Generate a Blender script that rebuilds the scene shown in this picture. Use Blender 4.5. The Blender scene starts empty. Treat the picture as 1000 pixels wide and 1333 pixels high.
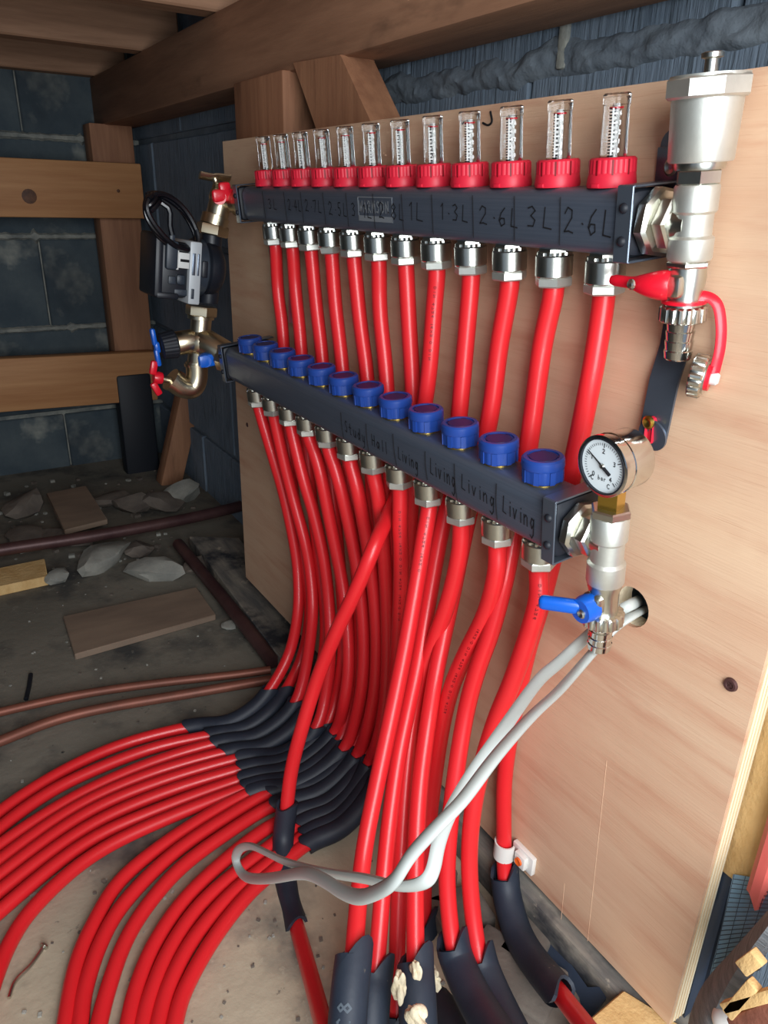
import bpy, bmesh, math, random
from mathutils import Vector, Matrix
random.seed(4)
S = bpy.context.scene
COL = S.collection
PI = math.pi

# ------------------------------------------------------------------ camera
CAM_R = Matrix(((0.5295854, -0.33955454, 0.77733006), (0.84790416, 0.18548874, -0.49664118), (0.02445079, 0.92211531, 0.38614183)))
CAM_P = Vector((0.92568689, -0.40877695, -0.01529743))
FPX = 963.35
cd = bpy.data.cameras.new('camera'); cam = bpy.data.objects.new('camera', cd); COL.objects.link(cam)
cam.matrix_world = Matrix.Translation(CAM_P) @ CAM_R.to_4x4()
cd.sensor_fit = 'VERTICAL'; cd.sensor_height = 24.0; cd.lens = 24.0 * FPX / 1333.0
cd.clip_start = 0.02; cd.clip_end = 50
S.camera = cam

# ------------------------------------------------------------------ light
w = bpy.data.worlds.new('world'); S.world = w; w.use_nodes = True
bg = w.node_tree.nodes['Background']; bg.inputs[0].default_value = (0.62, 0.78, 1.0, 1); bg.inputs[1].default_value = 0.19
def area(name, loc, target, sx, sy, power, col):
    l = bpy.data.lights.new(name, 'AREA'); l.shape = 'RECTANGLE'; l.size = sx; l.size_y = sy; l.energy = power; l.color = col
    o = bpy.data.objects.new(name, l); COL.objects.link(o); o.location = loc
    o.rotation_euler = (Vector(target) - Vector(loc)).to_track_quat('-Z', 'Y').to_euler(); return o
area('daylight_opening', (1.30, -0.38, 0.0), (0.50, -0.06, -0.42), 0.5, 0.8, 8.0, (0.93, 0.97, 1.0))
S.view_settings.view_transform = 'Standard'; S.view_settings.look = 'None'
S.view_settings.gamma = 1.0; S.view_settings.use_curve_mapping = False
S.view_settings.exposure = 1.02

# ------------------------------------------------------------------ frames
# the two manifolds hang on a bracket that tips 5.7 degrees out of plumb
MR = Matrix(((0.99997165, -0.0059907, 0.00456111), (0.0064173, 0.99495489, -0.10011787), (-0.00393832, 0.1001443, 0.99496513)))
def P(u, v, ax, val):
    "world point seen at pixel (u, v) on the plane axis = val"
    d = CAM_R @ Vector(((u - 500) / FPX, -(v - 666.5) / FPX, -1.0))
    t = (val - CAM_P['xyz'.index(ax)]) / d['xyz'.index(ax)]
    return CAM_P + d * t
def lin(c):
    return tuple(((x / 255.0) / 12.92 if x / 255.0 <= 0.04045 else ((x / 255.0 + 0.055) / 1.055) ** 2.4) for x in c) + (1,)

# ------------------------------------------------------------------ materials
def mat(name, col, rough=0.5, metal=0.0, col2=None, scale=20.0, stretch=(1, 1, 1), bump=0.0, bscale=None, trans=0.0, ior=1.45,
        coat=0.0, lo=0.35, hi=0.65, detail=5, bstretch=None, spots=None, aniso=0.0, emis=None):
    m = bpy.data.materials.new(name); m.use_nodes = True
    nt = m.node_tree; N = nt.nodes; L = nt.links; b = N['Principled BSDF']
    b.inputs['Base Color'].default_value = lin(col); b.inputs['Roughness'].default_value = rough; b.inputs['Metallic'].default_value = metal
    b.inputs['Transmission Weight'].default_value = trans; b.inputs['IOR'].default_value = ior; b.inputs['Coat Weight'].default_value = coat
    b.inputs['Anisotropic'].default_value = aniso
    tc = N.new('ShaderNodeTexCoord')
    def noise(sc, st, det=detail):
        mp = N.new('ShaderNodeMapping'); mp.inputs['Scale'].default_value = st; L.new(tc.outputs['Object'], mp.inputs[0])
        n = N.new('ShaderNodeTexNoise'); n.inputs['Scale'].default_value = sc; n.inputs['Detail'].default_value = det
        n.inputs['Roughness'].default_value = 0.6; L.new(mp.outputs[0], n.inputs['Vector']); return n
    cur = None
    if col2 is not None:
        n = noise(scale, stretch); r = N.new('ShaderNodeValToRGB'); r.color_ramp.elements[0].position = lo; r.color_ramp.elements[1].position = hi
        r.color_ramp.elements[0].color = lin(col); r.color_ramp.elements[1].color = lin(col2)
        L.new(n.outputs['Fac'], r.inputs[0]); cur = r.outputs[0]
    for sp in (spots or []):
        c3, sc3, st3, lo3, hi3 = sp
        n = noise(sc3, st3); mr = N.new('ShaderNodeMapRange'); mr.inputs[1].default_value = lo3; mr.inputs[2].default_value = hi3
        L.new(n.outputs['Fac'], mr.inputs[0]); mx = N.new('ShaderNodeMix'); mx.data_type = 'RGBA'
        L.new(mr.outputs[0], mx.inputs[0]); mx.inputs[7].default_value = lin(c3)
        if cur is None: mx.inputs[6].default_value = lin(col)
        else: L.new(cur, mx.inputs[6])
        cur = mx.outputs[2]
    if cur is not None: L.new(cur, b.inputs['Base Color'])
    if bump:
        n = noise(bscale or scale * 3, bstretch or stretch); bp = N.new('ShaderNodeBump'); bp.inputs['Strength'].default_value = bump; bp.inputs['Distance'].default_value = 0.004
        L.new(n.outputs['Fac'], bp.inputs['Height']); L.new(bp.outputs[0], b.inputs['Normal'])
    return m

M = {}
M['ply'] = mat('plywood_face', (204, 164, 134), 0.62, col2=(213, 180, 150), scale=5, stretch=(0.7, 5, 9), bump=0.12, bscale=30, bstretch=(0.5, 8, 22), lo=0.3, hi=0.7,
               spots=[((192, 142, 114), 6, (0.8, 4, 7), 0.5, 0.75), ((220, 188, 156), 3, (1, 1, 2), 0.5, 0.7), ((182, 134, 106), 60, (0.25, 8, 22), 0.58, 0.78)])
M['plyedge'] = mat('plywood_edge', (226, 208, 176), 0.7, col2=(240, 228, 200), scale=4, stretch=(10, 120, 1), bump=0.1)
M['plydark'] = mat('plywood_inner_ply', (196, 168, 128), 0.75, col2=(214, 190, 152), scale=20, stretch=(10, 10, 1))
M['timber'] = mat('joist_timber', (140, 104, 80), 0.75, col2=(172, 132, 104), scale=3, stretch=(14, 1.2, 14), bump=0.15, bscale=18, spots=[((86, 62, 46), 4, (3, 1, 3), 0.62, 0.75)])
M['timberx'] = mat('beam_timber', (136, 98, 74), 0.75, col2=(164, 122, 94), scale=3, stretch=(1.2, 12, 14), bump=0.15, bscale=18, spots=[((92, 66, 50), 4, (1, 3, 3), 0.6, 0.75)])
M['timberz'] = mat('post_timber', (142, 98, 72), 0.72, col2=(172, 124, 92), scale=3, stretch=(12, 12, 1.0), bump=0.15, bscale=18, spots=[((98, 68, 48), 5, (3, 3, 0.7), 0.6, 0.75)])
M['rail'] = mat('rail_pine', (176, 122, 78), 0.6, col2=(198, 146, 98), scale=2.5, stretch=(14, 1.0, 16), bump=0.08, bscale=16)
M['knot'] = mat('pine_knot', (74, 46, 32), 0.6, col2=(104, 66, 42), scale=60)
M['yellowwood'] = mat('rough_yellow_timber', (206, 166, 108), 0.8, col2=(226, 190, 132), scale=14, stretch=(3, 3, 1), bump=0.5, bscale=120, bstretch=(1, 1, .6))
M['greywood'] = mat('dirty_grey_timber', (92, 90, 88), 0.85, col2=(140, 132, 120), scale=9, stretch=(1, 5, 5), bump=0.3, spots=[((44, 46, 52), 12, (1, 1, 1), 0.5, 0.65), ((170, 158, 140), 30, (1, 1, 1), 0.62, 0.7)])
M['block'] = mat('concrete_block', (64, 76, 84), 0.9, col2=(86, 96, 100), scale=9, bump=0.5, bscale=70, spots=[((150, 152, 144), 5, (1, 1, 1), 0.58, 0.68), ((50, 60, 68), 3, (1, 1, 1), 0.5, 0.7)])
M['blockcomb'] = mat('combed_block', (100, 116, 132), 0.9, col2=(124, 138, 152), scale=10, bump=0.9, bscale=22, bstretch=(9, 2, 0.7), lo=0.3, hi=0.7, spots=[((84, 96, 106), 22, (8, 1, 0.6), 0.55, 0.7)])
M['mortar'] = mat('mortar', (110, 114, 112), 0.95, col2=(160, 160, 150), scale=30, bump=0.6, bscale=60)
M['mortardark'] = mat('rough_mortar', (98, 108, 118), 0.95, col2=(122, 132, 140), scale=16, bump=0.9, bscale=45)
M['floor'] = mat('dusty_concrete', (164, 151, 130), 0.92, col2=(192, 176, 152), scale=5, bump=0.35, bscale=60, lo=0.3, hi=0.7,
                 spots=[((100, 96, 90), 7, (1, 1, 1), 0.5, 0.68), ((184, 172, 150), 60, (1, 1, 1), 0.62, 0.72), ((70, 68, 66), 45, (1, 1, 1), 0.68, 0.75)])
M['rubble'] = mat('grey_rubble', (130, 130, 124), 0.9, col2=(164, 162, 152), scale=14, bump=0.5)
M['rubbledark'] = mat('dark_rubble', (92, 84, 78), 0.92, col2=(120, 110, 100), scale=14, bump=0.5)
M['brick'] = mat('red_brown_brick', (128, 76, 60), 0.9, col2=(160, 104, 84), scale=20, bump=0.5, spots=[((206, 190, 176), 14, (1, 1, 1), 0.62, 0.68)])
M['red'] = mat('red_pipe_plastic', (216, 34, 40), 0.36, col2=(222, 38, 44), scale=6, coat=0.12)
M['redcap'] = mat('red_cap_plastic', (206, 34, 56), 0.45)
M['redlever'] = mat('red_lever_plastic', (214, 20, 42), 0.35, coat=0.2)
M['blue'] = mat('blue_cap_plastic', (30, 64, 140), 0.38, coat=0.1)
M['bluedark'] = mat('blue_cap_recess', (22, 34, 92), 0.45)
M['bluelever'] = mat('blue_lever_plastic', (10, 88, 190), 0.35, coat=0.2)
M['ink'] = mat('marker_ink', (12, 12, 18), 0.9)
M['inkred'] = mat('pipe_print', (120, 8, 20), 0.5)
M['nickel'] = mat('satin_nickel', (196, 198, 190), 0.28, 1.0, col2=(210, 210, 200), scale=40, bump=0.03, bscale=200)
M['nickelmatt'] = mat('cast_nickel', (214, 216, 208), 0.46, 0.85, bump=0.03, col2=(204, 206, 198), scale=60, bscale=400)
M['chrome'] = mat('chrome', (215, 215, 212), 0.12, 1.0)
M['brass'] = mat('brass', (214, 178, 84), 0.28, 1.0)
M['bar'] = mat('brushed_steel_bar', (96, 106, 122), 0.42, 0.62, col2=(104, 114, 130), scale=12, stretch=(1, 8, 60), bump=0.02, bscale=60)
M['strap'] = mat('plated_strap', (112, 122, 136), 0.3, 0.75)
M['rubber'] = mat('black_rubber', (24, 28, 36), 0.55)
M['black'] = mat('black_plastic', (20, 24, 32), 0.42, col2=(26, 30, 38), scale=30)
M['blackg'] = mat('charcoal_plastic', (44, 52, 62), 0.42)
M['cable'] = mat('black_cable', (12, 14, 20), 0.3, coat=0.2)
M['whitep'] = mat('white_plastic', (206, 208, 206), 0.4)
M['silverp'] = mat('silver_panel', (176, 182, 186), 0.45, 0.1)
M['lag'] = mat('black_foam_lagging', (30, 36, 48), 0.52, col2=(40, 46, 58), scale=24, bump=0.12, bscale=40)
M['lagdust'] = mat('dusty_foam_lagging', (34, 42, 56), 0.55, col2=(48, 56, 68), scale=14, bump=0.15, bscale=40, spots=[((150, 140, 120), 60, (1, 1, 1), 0.7, 0.76)])
M['grey'] = mat('pale_grey_cable', (176, 182, 178), 0.42, coat=0.1)
M['clip'] = mat('white_clip', (224, 222, 216), 0.4)
M['orange'] = mat('orange_plug', (222, 96, 30), 0.45)
M['copper'] = mat('dull_copper', (138, 84, 68), 0.5, 0.35, col2=(112, 72, 60), scale=14)
M['iron'] = mat('rusty_dark_pipe', (66, 42, 44), 0.45, 0.3, col2=(88, 62, 60), scale=12, bump=0.1)
M['clear'] = mat('clear_acrylic', (250, 252, 252), 0.02, trans=1.0, ior=1.22)
M['dial'] = mat('dial_white', (222, 232, 236), 0.4)
M['foam'] = mat('cream_expanding_foam', (222, 206, 172), 0.8, col2=(236, 224, 196), scale=60, bump=0.4)
M['dpc'] = mat('black_damp_sheet', (44, 54, 70), 0.42, col2=(58, 68, 84), scale=10, bump=0.15, spots=[((140, 150, 158), 40, (1, 1, 1), 0.68, 0.74)])
M['meshblue'] = mat('blue_grey_sheet', (112, 148, 176), 0.5, col2=(128, 162, 186), scale=10, bump=0.1)
M['felt'] = mat('grey_felt', (110, 116, 120), 0.9, col2=(140, 144, 146), scale=40, stretch=(1, 1, 6), bump=0.6)
M['redplastic'] = mat('red_ribbed_plastic', (202, 92, 84), 0.5, col2=(214, 112, 100), scale=6, stretch=(4, 4, 1), bump=0.1)
M['figs'] = mat('moulded_figure_edge', (84, 94, 104), 0.6)
M['nickelwarm'] = mat('warm_nickel', (206, 194, 168), 0.3, 1.0)
M['etch'] = mat('etched_steel', (128, 134, 140), 0.5, 0.2)

# ------------------------------------------------------------------ mesh helpers
def V(*a): return Vector(a)
def axm(axis, org=(0, 0, 0), up=None):
    z = Vector(axis).normalized()
    x = Vector(up) if up is not None else (Vector((0, 0, 1)) if abs(z.z) < 0.9 else Vector((1, 0, 0)))
    x = (x - z * x.dot(z)).normalized(); y = z.cross(x)
    m = Matrix((x, y, z)).transposed().to_4x4(); m.translation = Vector(org); return m
def box(bm, c, s, bev=0.0, rot=None, mi=0, seg=2):
    r = bmesh.ops.create_cube(bm, size=1.0)
    vs = r['verts']; T = Matrix.Translation(Vector(c)) @ (rot.to_4x4() if rot else Matrix.Identity(4)) @ Matrix.Diagonal((s[0], s[1], s[2], 1))
    bmesh.ops.transform(bm, matrix=T, verts=vs)
    fs = {f for v in vs for f in v.link_faces}
    for f in fs: f.material_index = mi
    if bev > 0:
        es = list({e for v in vs for e in v.link_edges})
        q = bmesh.ops.bevel(bm, geom=es, offset=bev, segments=seg, affect='EDGES', profile=0.5)
        for f in q['faces']: f.material_index = mi
def lathe(bm, prof, seg=24, m=None, mi=0, flute=0.0, nfl=0, a0=0.0, fl=None, closed=True):
    m = m or Matrix.Identity(4); rings = []
    for k, (r, z) in enumerate(prof):
        if r < 1e-6: rings.append([bm.verts.new(m @ Vector((0, 0, z)))]); continue
        ring = []
        for j in range(seg):
            a = a0 + 2 * PI * j / seg; rr = r
            if flute and (fl is None or fl[k]): rr = r * (1 + flute * (1 if (j * nfl // seg * 0 + (j * nfl) % seg) < seg / 2 else -1))
            ring.append(bm.verts.new(m @ Vector((rr * math.cos(a), rr * math.sin(a), z))))
        rings.append(ring)
    for A, B in zip(rings, rings[1:]):
        if len(A) == 1 and len(B) == 1: continue
        for j in range(seg):
            k = (j + 1) % seg
            if len(A) == 1: f = bm.faces.new((A[0], B[k], B[j])) if False else bm.faces.new((A[0], B[j], B[k]))
            elif len(B) == 1: f = bm.faces.new((A[j], B[0], A[k]))
            else: f = bm.faces.new((A[j], B[j], B[k], A[k]))
            f.material_index = mi
def hexn(bm, r, z0, z1, m=None, mi=0, n=6, ch=0.12, a0=0.0):
    c = r * ch
    lathe(bm, [(0, z0), (r - c, z0), (r, z0 + c), (r, z1 - c), (r - c, z1), (0, z1)], n, m, mi, a0=a0)
def crom(pts, n=8):
    pts = [Vector(p) for p in pts]; q = [pts[0] * 2 - pts[1]] + pts + [pts[-1] * 2 - pts[-2]]; out = []
    for i in range(1, len(q) - 2):
        a, b, c, d = q[i - 1], q[i], q[i + 1], q[i + 2]
        for k in range(n):
            t = k / n
            out.append(0.5 * ((2 * b) + (c - a) * t + (2 * a - 5 * b + 4 * c - d) * t * t + (3 * b - a - 3 * c + d) * t ** 3))
    out.append(q[-2]); return out
def relax(pts, it=2):
    for _ in range(it):
        pts = [pts[0]] + [(pts[i - 1] + pts[i] * 2 + pts[i + 1]) / 4 for i in range(1, len(pts) - 1)] + [pts[-1]]
    return pts
def frames(pts):
    T = [(pts[min(i + 1, len(pts) - 1)] - pts[max(i - 1, 0)]).normalized() for i in range(len(pts))]
    n = T[0].orthogonal().normalized(); F = []
    ref = Vector((0, -1, 0))
    if abs(T[0].dot(ref)) < 0.9: n = (ref - T[0] * ref.dot(T[0])).normalized()
    for t in T:
        n = (n - t * n.dot(t)).normalized(); F.append((t, n, t.cross(n)))
    return F
def tube(bm, pts, r, seg=12, mi=0, caps=True, sq=(1, 1), cut0=0, cut1=0):
    pts = [Vector(p) for p in pts]; F = frames(pts); rings = []
    rr = r if callable(r) else (lambda i: r)
    for i, p in enumerate(pts):
        t, n, b = F[i]; ring = []
        for j in range(seg):
            a = 2 * PI * j / seg; q = p + n * (math.cos(a) * rr(i) * sq[0]) + b * (math.sin(a) * rr(i) * sq[1])
            if i == 0 and cut0: q += t * (cut0 * (math.cos(a) * 0.5 + 0.35 * math.cos(2 * a + .6)))
            if i == len(pts) - 1 and cut1: q += t * (cut1 * (math.cos(a + .8) * 0.5 + 0.3 * math.cos(2 * a)))
            ring.append(bm.verts.new(q))
        rings.append(ring)
    for A, B in zip(rings, rings[1:]):
        for j in range(seg):
            k = (j + 1) % seg; f = bm.faces.new((A[j], A[k], B[k], B[j])); f.material_index = mi
    if caps:
        f = bm.faces.new(rings[0][::-1]); f.material_index = mi; f = bm.faces.new(rings[-1]); f.material_index = mi
    return rings
def rock(bm, c, s, seed, mi=0, sub=2, rough=0.22):
    rnd = random.Random(seed); r = bmesh.ops.create_icosphere(bm, subdivisions=sub, radius=0.5)
    R = Matrix.Rotation(rnd.uniform(0, 6), 3, 'Z')
    planes = [(Vector((rnd.uniform(-1, 1), rnd.uniform(-1, 1), rnd.uniform(-1, 1))).normalized(), rnd.uniform(.26, .4)) for _ in range(9)]
    for v in r['verts']:
        p = v.co.copy()
        for n, d in planes:
            k = p.dot(n)
            if k > d: p -= n * (k - d)
        p *= 1 + rnd.uniform(-rough, rough) * 0.25
        v.co = Vector(c) + R @ Vector((p.x * s[0], p.y * s[1], p.z * s[2]))
        for f in v.link_faces: f.material_index = mi
def B(): return bmesh.new()
def mesh(name, bm, mats, smooth=35):
    me = bpy.data.meshes.new(name)
    bmesh.ops.recalc_face_normals(bm, faces=bm.faces)
    bm.to_mesh(me); bm.free()
    for m in (mats if isinstance(mats, (list, tuple)) else [mats]): me.materials.append(M[m])
    if smooth:
        me.polygons.foreach_set('use_smooth', [True] * len(me.polygons)); me.set_sharp_from_angle(angle=math.radians(smooth))
    return me
def link(name, data, parent=None, loc=(0, 0, 0), rot=None):
    o = bpy.data.objects.new(name, data); COL.objects.link(o); o.location = loc
    if rot is not None: o.rotation_euler = rot
    if parent is not None: o.parent = parent
    return o
def tag(o, label, cat, group=None, kind=None):
    if label: o['label'] = label
    if cat: o['category'] = cat
    if group: o['group'] = group
    if kind: o['kind'] = kind
    return o
def thing(name, label, cat, org=(0, 0, 0), R=None, group=None):
    "empty whose local frame is (R, org); meshes under it are written in that frame"
    o = bpy.data.objects.new(name, None); COL.objects.link(o)
    m = (R.to_4x4() if R else Matrix.Identity(4)); m.translation = Vector(org); o.matrix_world = m
    o.empty_display_size = 0.02; return tag(o, label, cat, group)
def part(name, bm, mats, parent, loc=(0, 0, 0), smooth=35, label=None):
    o = link(name, mesh(name, bm, mats, smooth), parent, loc)
    if label: o['label'] = label
    return o
def struct(name, bm, mats, parent=None, smooth=35):
    o = link(name, mesh(name, bm, mats, smooth), parent)
    if parent is None: o['kind'] = 'structure'
    return o
def solo(name, bm, mats, label, cat, group=None, smooth=35, kind=None):
    c = Vector((0, 0, 0)); n = len(bm.verts)
    for v in bm.verts: c += v.co
    c /= max(n, 1)
    zmin = min(v.co.z for v in bm.verts); c.z = zmin
    for v in bm.verts: v.co -= c
    o = link(name, mesh(name, bm, mats, smooth), None, c)
    return tag(o, label, cat, group, kind)

# ------------------------------------------------------------------ stroke lettering
G = {
 '0': [[(.5,1),(.15,.8),(.1,.3),(.4,0),(.8,.25),(.85,.75),(.5,1)]],
 '1': [[(.3,.8),(.55,1),(.5,0)]], '2': [[(.1,.75),(.35,1),(.75,.9),(.75,.6),(.4,.3),(.1,.02),(.5,.06),(.9,0)]],
 '3': [[(.15,.9),(.5,1),(.75,.8),(.4,.55),(.75,.35),(.6,.05),(.15,.05)]], '4': [[(.6,0),(.6,1),(.1,.35),(.9,.35)]],
 '5': [[(.8,1),(.3,.98),(.25,.6),(.6,.6),(.8,.3),(.5,0),(.15,.08)]], '6': [[(.75,1),(.35,.7),(.15,.3),(.4,0),(.75,.15),(.7,.42),(.35,.42),(.18,.25)]],
 '7': [[(.1,.95),(.85,1),(.4,0)]], '8': [[(.5,.55),(.2,.78),(.5,1),(.8,.78),(.5,.55),(.15,.25),(.5,0),(.85,.25),(.5,.55)]],
 '.': [[(.45,.42),(.55,.38)]], ' ': [], '-': [[(.2,.5),(.8,.5)]], '/': [[(.1,0),(.9,1)]], ',': [[(.4,.1),(.3,-.1)]], '|': [[(.5,-.5),(.45,1.6)]],
 'L': [[(.3,1),(.2,.05),(.85,0)]], 'i': [[(.4,.6),(.45,0)],[(.4,.85),(.43,.8)]], 'v': [[(.15,.6),(.45,0),(.8,.62)]],
 'n': [[(.15,.6),(.2,0)],[(.2,.4),(.5,.62),(.75,.5),(.8,0)]], 'g': [[(.75,.5),(.4,.62),(.2,.3),(.45,.02),(.75,.3),(.78,.6),(.78,-.3),(.5,-.55),(.15,-.4)]],
 'H': [[(.15,1),(.2,0)],[(.8,1),(.8,0)],[(.18,.5),(.8,.5)]], 'a': [[(.7,.5),(.4,.62),(.15,.3),(.4,0),(.7,.3),(.7,.6),(.8,0)]], 'l': [[(.4,1),(.45,0)]],
 'S': [[(.8,.9),(.45,1),(.2,.75),(.7,.4),(.55,.02),(.1,.1)]], 't': [[(.4,.95),(.45,.05),(.7,.03)],[(.1,.6),(.75,.62)]], 'u': [[(.15,.6),(.2,.1),(.5,0),(.75,.3),(.78,.6),(.82,0)]],
 'd': [[(.7,.4),(.4,.6),(.15,.3),(.4,0),(.7,.25),(.75,1),(.78,0)]], 'y': [[(.15,.6),(.35,.1),(.7,.1),(.75,.6),(.7,-.3),(.3,-.5)]],
 'W': [[(0,1),(.25,0),(.5,.8),(.75,0),(1,1)]], 'A': [[(.05,0),(.5,1),(.95,0)],[(.25,.35),(.75,.35)]], 'R': [[(.15,0),(.15,1),(.7,.95),(.75,.65),(.2,.5),(.85,0)]],
 'M': [[(.05,0),(.15,1),(.5,.3),(.85,1),(.95,0)]], 'O': [[(.5,1),(.12,.75),(.12,.25),(.5,0),(.88,.25),(.88,.75),(.5,1)]], 'N': [[(.15,0),(.15,1),(.85,0),(.85,1)]],
 'D': [[(.15,0),(.15,1),(.6,.95),(.85,.5),(.6,.03),(.15,0)]], 'I': [[(.5,0),(.5,1)]], 'E': [[(.8,1),(.2,1),(.2,0),(.8,0)],[(.2,.5),(.7,.5)]],
 'P': [[(.15,0),(.15,1),(.7,.95),(.75,.6),(.2,.48)]], 'T': [[(.1,1),(.9,1)],[(.5,1),(.5,0)]], 'X': [[(.1,0),(.9,1)],[(.1,1),(.9,0)]], 'b': [[(.2,1),(.2,0),(.6,0),(.75,.3),(.5,.55),(.2,.4)]],
 'r': [[(.2,.6),(.25,0)],[(.25,.4),(.5,.6),(.75,.55)]], 'k': [[(.2,1),(.2,0)],[(.7,.6),(.22,.28),(.75,0)]], 'm': [[(.05,.6),(.05,0)],[(.05,.45),(.3,.6),(.5,.4),(.5,0)],[(.5,.45),(.75,.6),(.95,.4),(.95,0)]],
 'C': [[(.85,.85),(.5,1),(.15,.7),(.15,.3),(.5,0),(.85,.15)]], 'K': [[(.2,1),(.2,0)],[(.8,1),(.22,.45),(.85,0)]],
}
def strokes(bm, text, fn, w, cw, h, lw, mi=0, sp=1.0):
    "fn(x, y) -> (point, normal-independent) ; ribbon lettering laid on a surface"
    x = 0.0; hw = lw / 2
    for ch in text:
        for st in G.get(ch, []):
            q = [(x + a * cw, b * h) for a, b in st]
            for (ax_, ay), (bx_, by) in zip(q, q[1:]):
                dx, dy = bx_ - ax_, by - ay; l = math.hypot(dx, dy) or 1e-9; nx, ny = -dy / l * hw, dx / l * hw; ex, ey = dx / l * hw * .6, dy / l * hw * .6
                f = bm.faces.new([bm.verts.new(fn(px, py)) for px, py in ((ax_ + nx - ex, ay + ny - ey), (ax_ - nx - ex, ay - ny - ey), (bx_ - nx + ex, by - ny + ey), (bx_ + nx + ex, by + ny + ey))])
                f.material_index = mi
        x += (cw * 1.25 * sp) if ch not in '.i1l' else cw * 0.9 * sp

# the slab is grey, sandier towards the near end of the board
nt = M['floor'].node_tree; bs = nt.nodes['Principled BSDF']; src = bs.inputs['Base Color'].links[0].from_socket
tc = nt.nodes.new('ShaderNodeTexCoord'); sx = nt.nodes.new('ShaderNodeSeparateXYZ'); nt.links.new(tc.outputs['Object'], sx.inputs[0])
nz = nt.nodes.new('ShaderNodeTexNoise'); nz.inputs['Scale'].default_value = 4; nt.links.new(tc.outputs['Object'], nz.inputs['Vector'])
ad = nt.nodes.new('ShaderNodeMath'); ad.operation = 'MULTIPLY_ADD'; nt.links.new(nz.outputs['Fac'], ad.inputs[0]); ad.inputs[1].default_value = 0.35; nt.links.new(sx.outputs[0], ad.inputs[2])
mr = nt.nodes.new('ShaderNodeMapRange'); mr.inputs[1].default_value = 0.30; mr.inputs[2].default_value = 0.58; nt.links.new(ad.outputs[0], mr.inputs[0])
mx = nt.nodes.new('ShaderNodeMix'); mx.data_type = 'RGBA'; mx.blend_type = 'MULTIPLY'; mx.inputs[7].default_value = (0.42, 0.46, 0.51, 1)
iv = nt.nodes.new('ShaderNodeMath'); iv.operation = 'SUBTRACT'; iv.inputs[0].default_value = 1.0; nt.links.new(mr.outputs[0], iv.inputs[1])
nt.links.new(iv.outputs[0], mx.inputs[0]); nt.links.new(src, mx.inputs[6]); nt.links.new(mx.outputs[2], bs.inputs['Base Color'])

# ================================================================== SETTING
XB, YS, ZF, YB = -1.20, 0.165, -0.72, 0.028
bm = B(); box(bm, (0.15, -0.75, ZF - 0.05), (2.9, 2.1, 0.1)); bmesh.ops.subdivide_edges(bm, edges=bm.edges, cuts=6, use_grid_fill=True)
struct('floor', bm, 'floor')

def block_wall(name, along, fixed, a0, a1, z0, nrow, face, bmat, mmat, off=0.0, L=0.44, H=0.213, T=0.1):
    bm = B(); lng = a1 - a0; zc = z0 + nrow * 0.225 / 2
    if along == 'y': box(bm, (fixed - 0.06, (a0 + a1) / 2, zc), (0.1, lng, nrow * 0.225))
    else: box(bm, ((a0 + a1) / 2, fixed + 0.06, zc), (lng, 0.1, nrow * 0.225))
    wall = struct(name, bm, mmat)
    cache = {}
    rnd = random.Random(name)
    for r in range(nrow):
        s = a0 - (0.225 if r % 2 else 0.0) - off; gap = 0.004
        while s < a1:
            u0, u1 = max(s, a0), min(s + L, a1); s += L + gap
            if u1 - u0 < 0.03: continue
            key = round(u1 - u0, 3)
            if key not in cache:
                b2 = B(); sz = (0.03, u1 - u0, H) if along == 'y' else (u1 - u0, 0.03, H)
                box(b2, (0, 0, 0), sz, 0.003, seg=1); cache[key] = mesh('concrete_block', b2, bmat)
            z = z0 + r * 0.225 + H / 2 + 0.005; d = rnd.uniform(-.002, .002)
            loc = (fixed - 0.015 + d, (u0 + u1) / 2, z) if along == 'y' else ((u0 + u1) / 2, fixed + 0.015 + d, z)
            link('concrete_block', cache[key], wall, loc)
    return wall
block_wall('wall_back', 'y', XB, -1.75, YS + 0.02, -0.79, 6, 1, 'block', 'mortar', off=0.12)
for r in (2, 3, 4):
    bm = B(); rnd = random.Random(r); zj = -0.79 + r * .225; rows = []
    for k in range(120):
        y = -.95 + k * .0092; h = .010 + .008 * rnd.random() + (.02 * rnd.random() if rnd.random() < .15 else 0)
        rows.append([bm.verts.new((XB - .0095 + (0 if j in (0, 3) else .0140 + .002 * rnd.random()), y, zj - h * .8 + h * 1.6 * j / 3)) for j in range(4)])
    for A, C in zip(rows, rows[1:]):
        for j in range(3): bm.faces.new((A[j], A[j + 1], C[j + 1], C[j]))
    solo('mortar_smear', bm, 'mortar', f'pale ragged mortar line on the rear block wall, {["below the lower rail", "just under the upper rail", "above the upper rail"][r - 2]}', 'mortar', kind='stuff')
block_wall('wall_side', 'x', YS, XB, 1.45, -0.79, 6, 1, 'blockcomb', 'mortardark', off=0.07)
ws = bpy.data.objects['wall_side']; p = P(738, 45, 'y', YS); bm = B(); box(bm, (p.x, YS - .001, .17), (.012, .010, .13), .003); o = link('mortar_joint', mesh('mortar_joint', bm, 'mortar'), ws)
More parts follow.
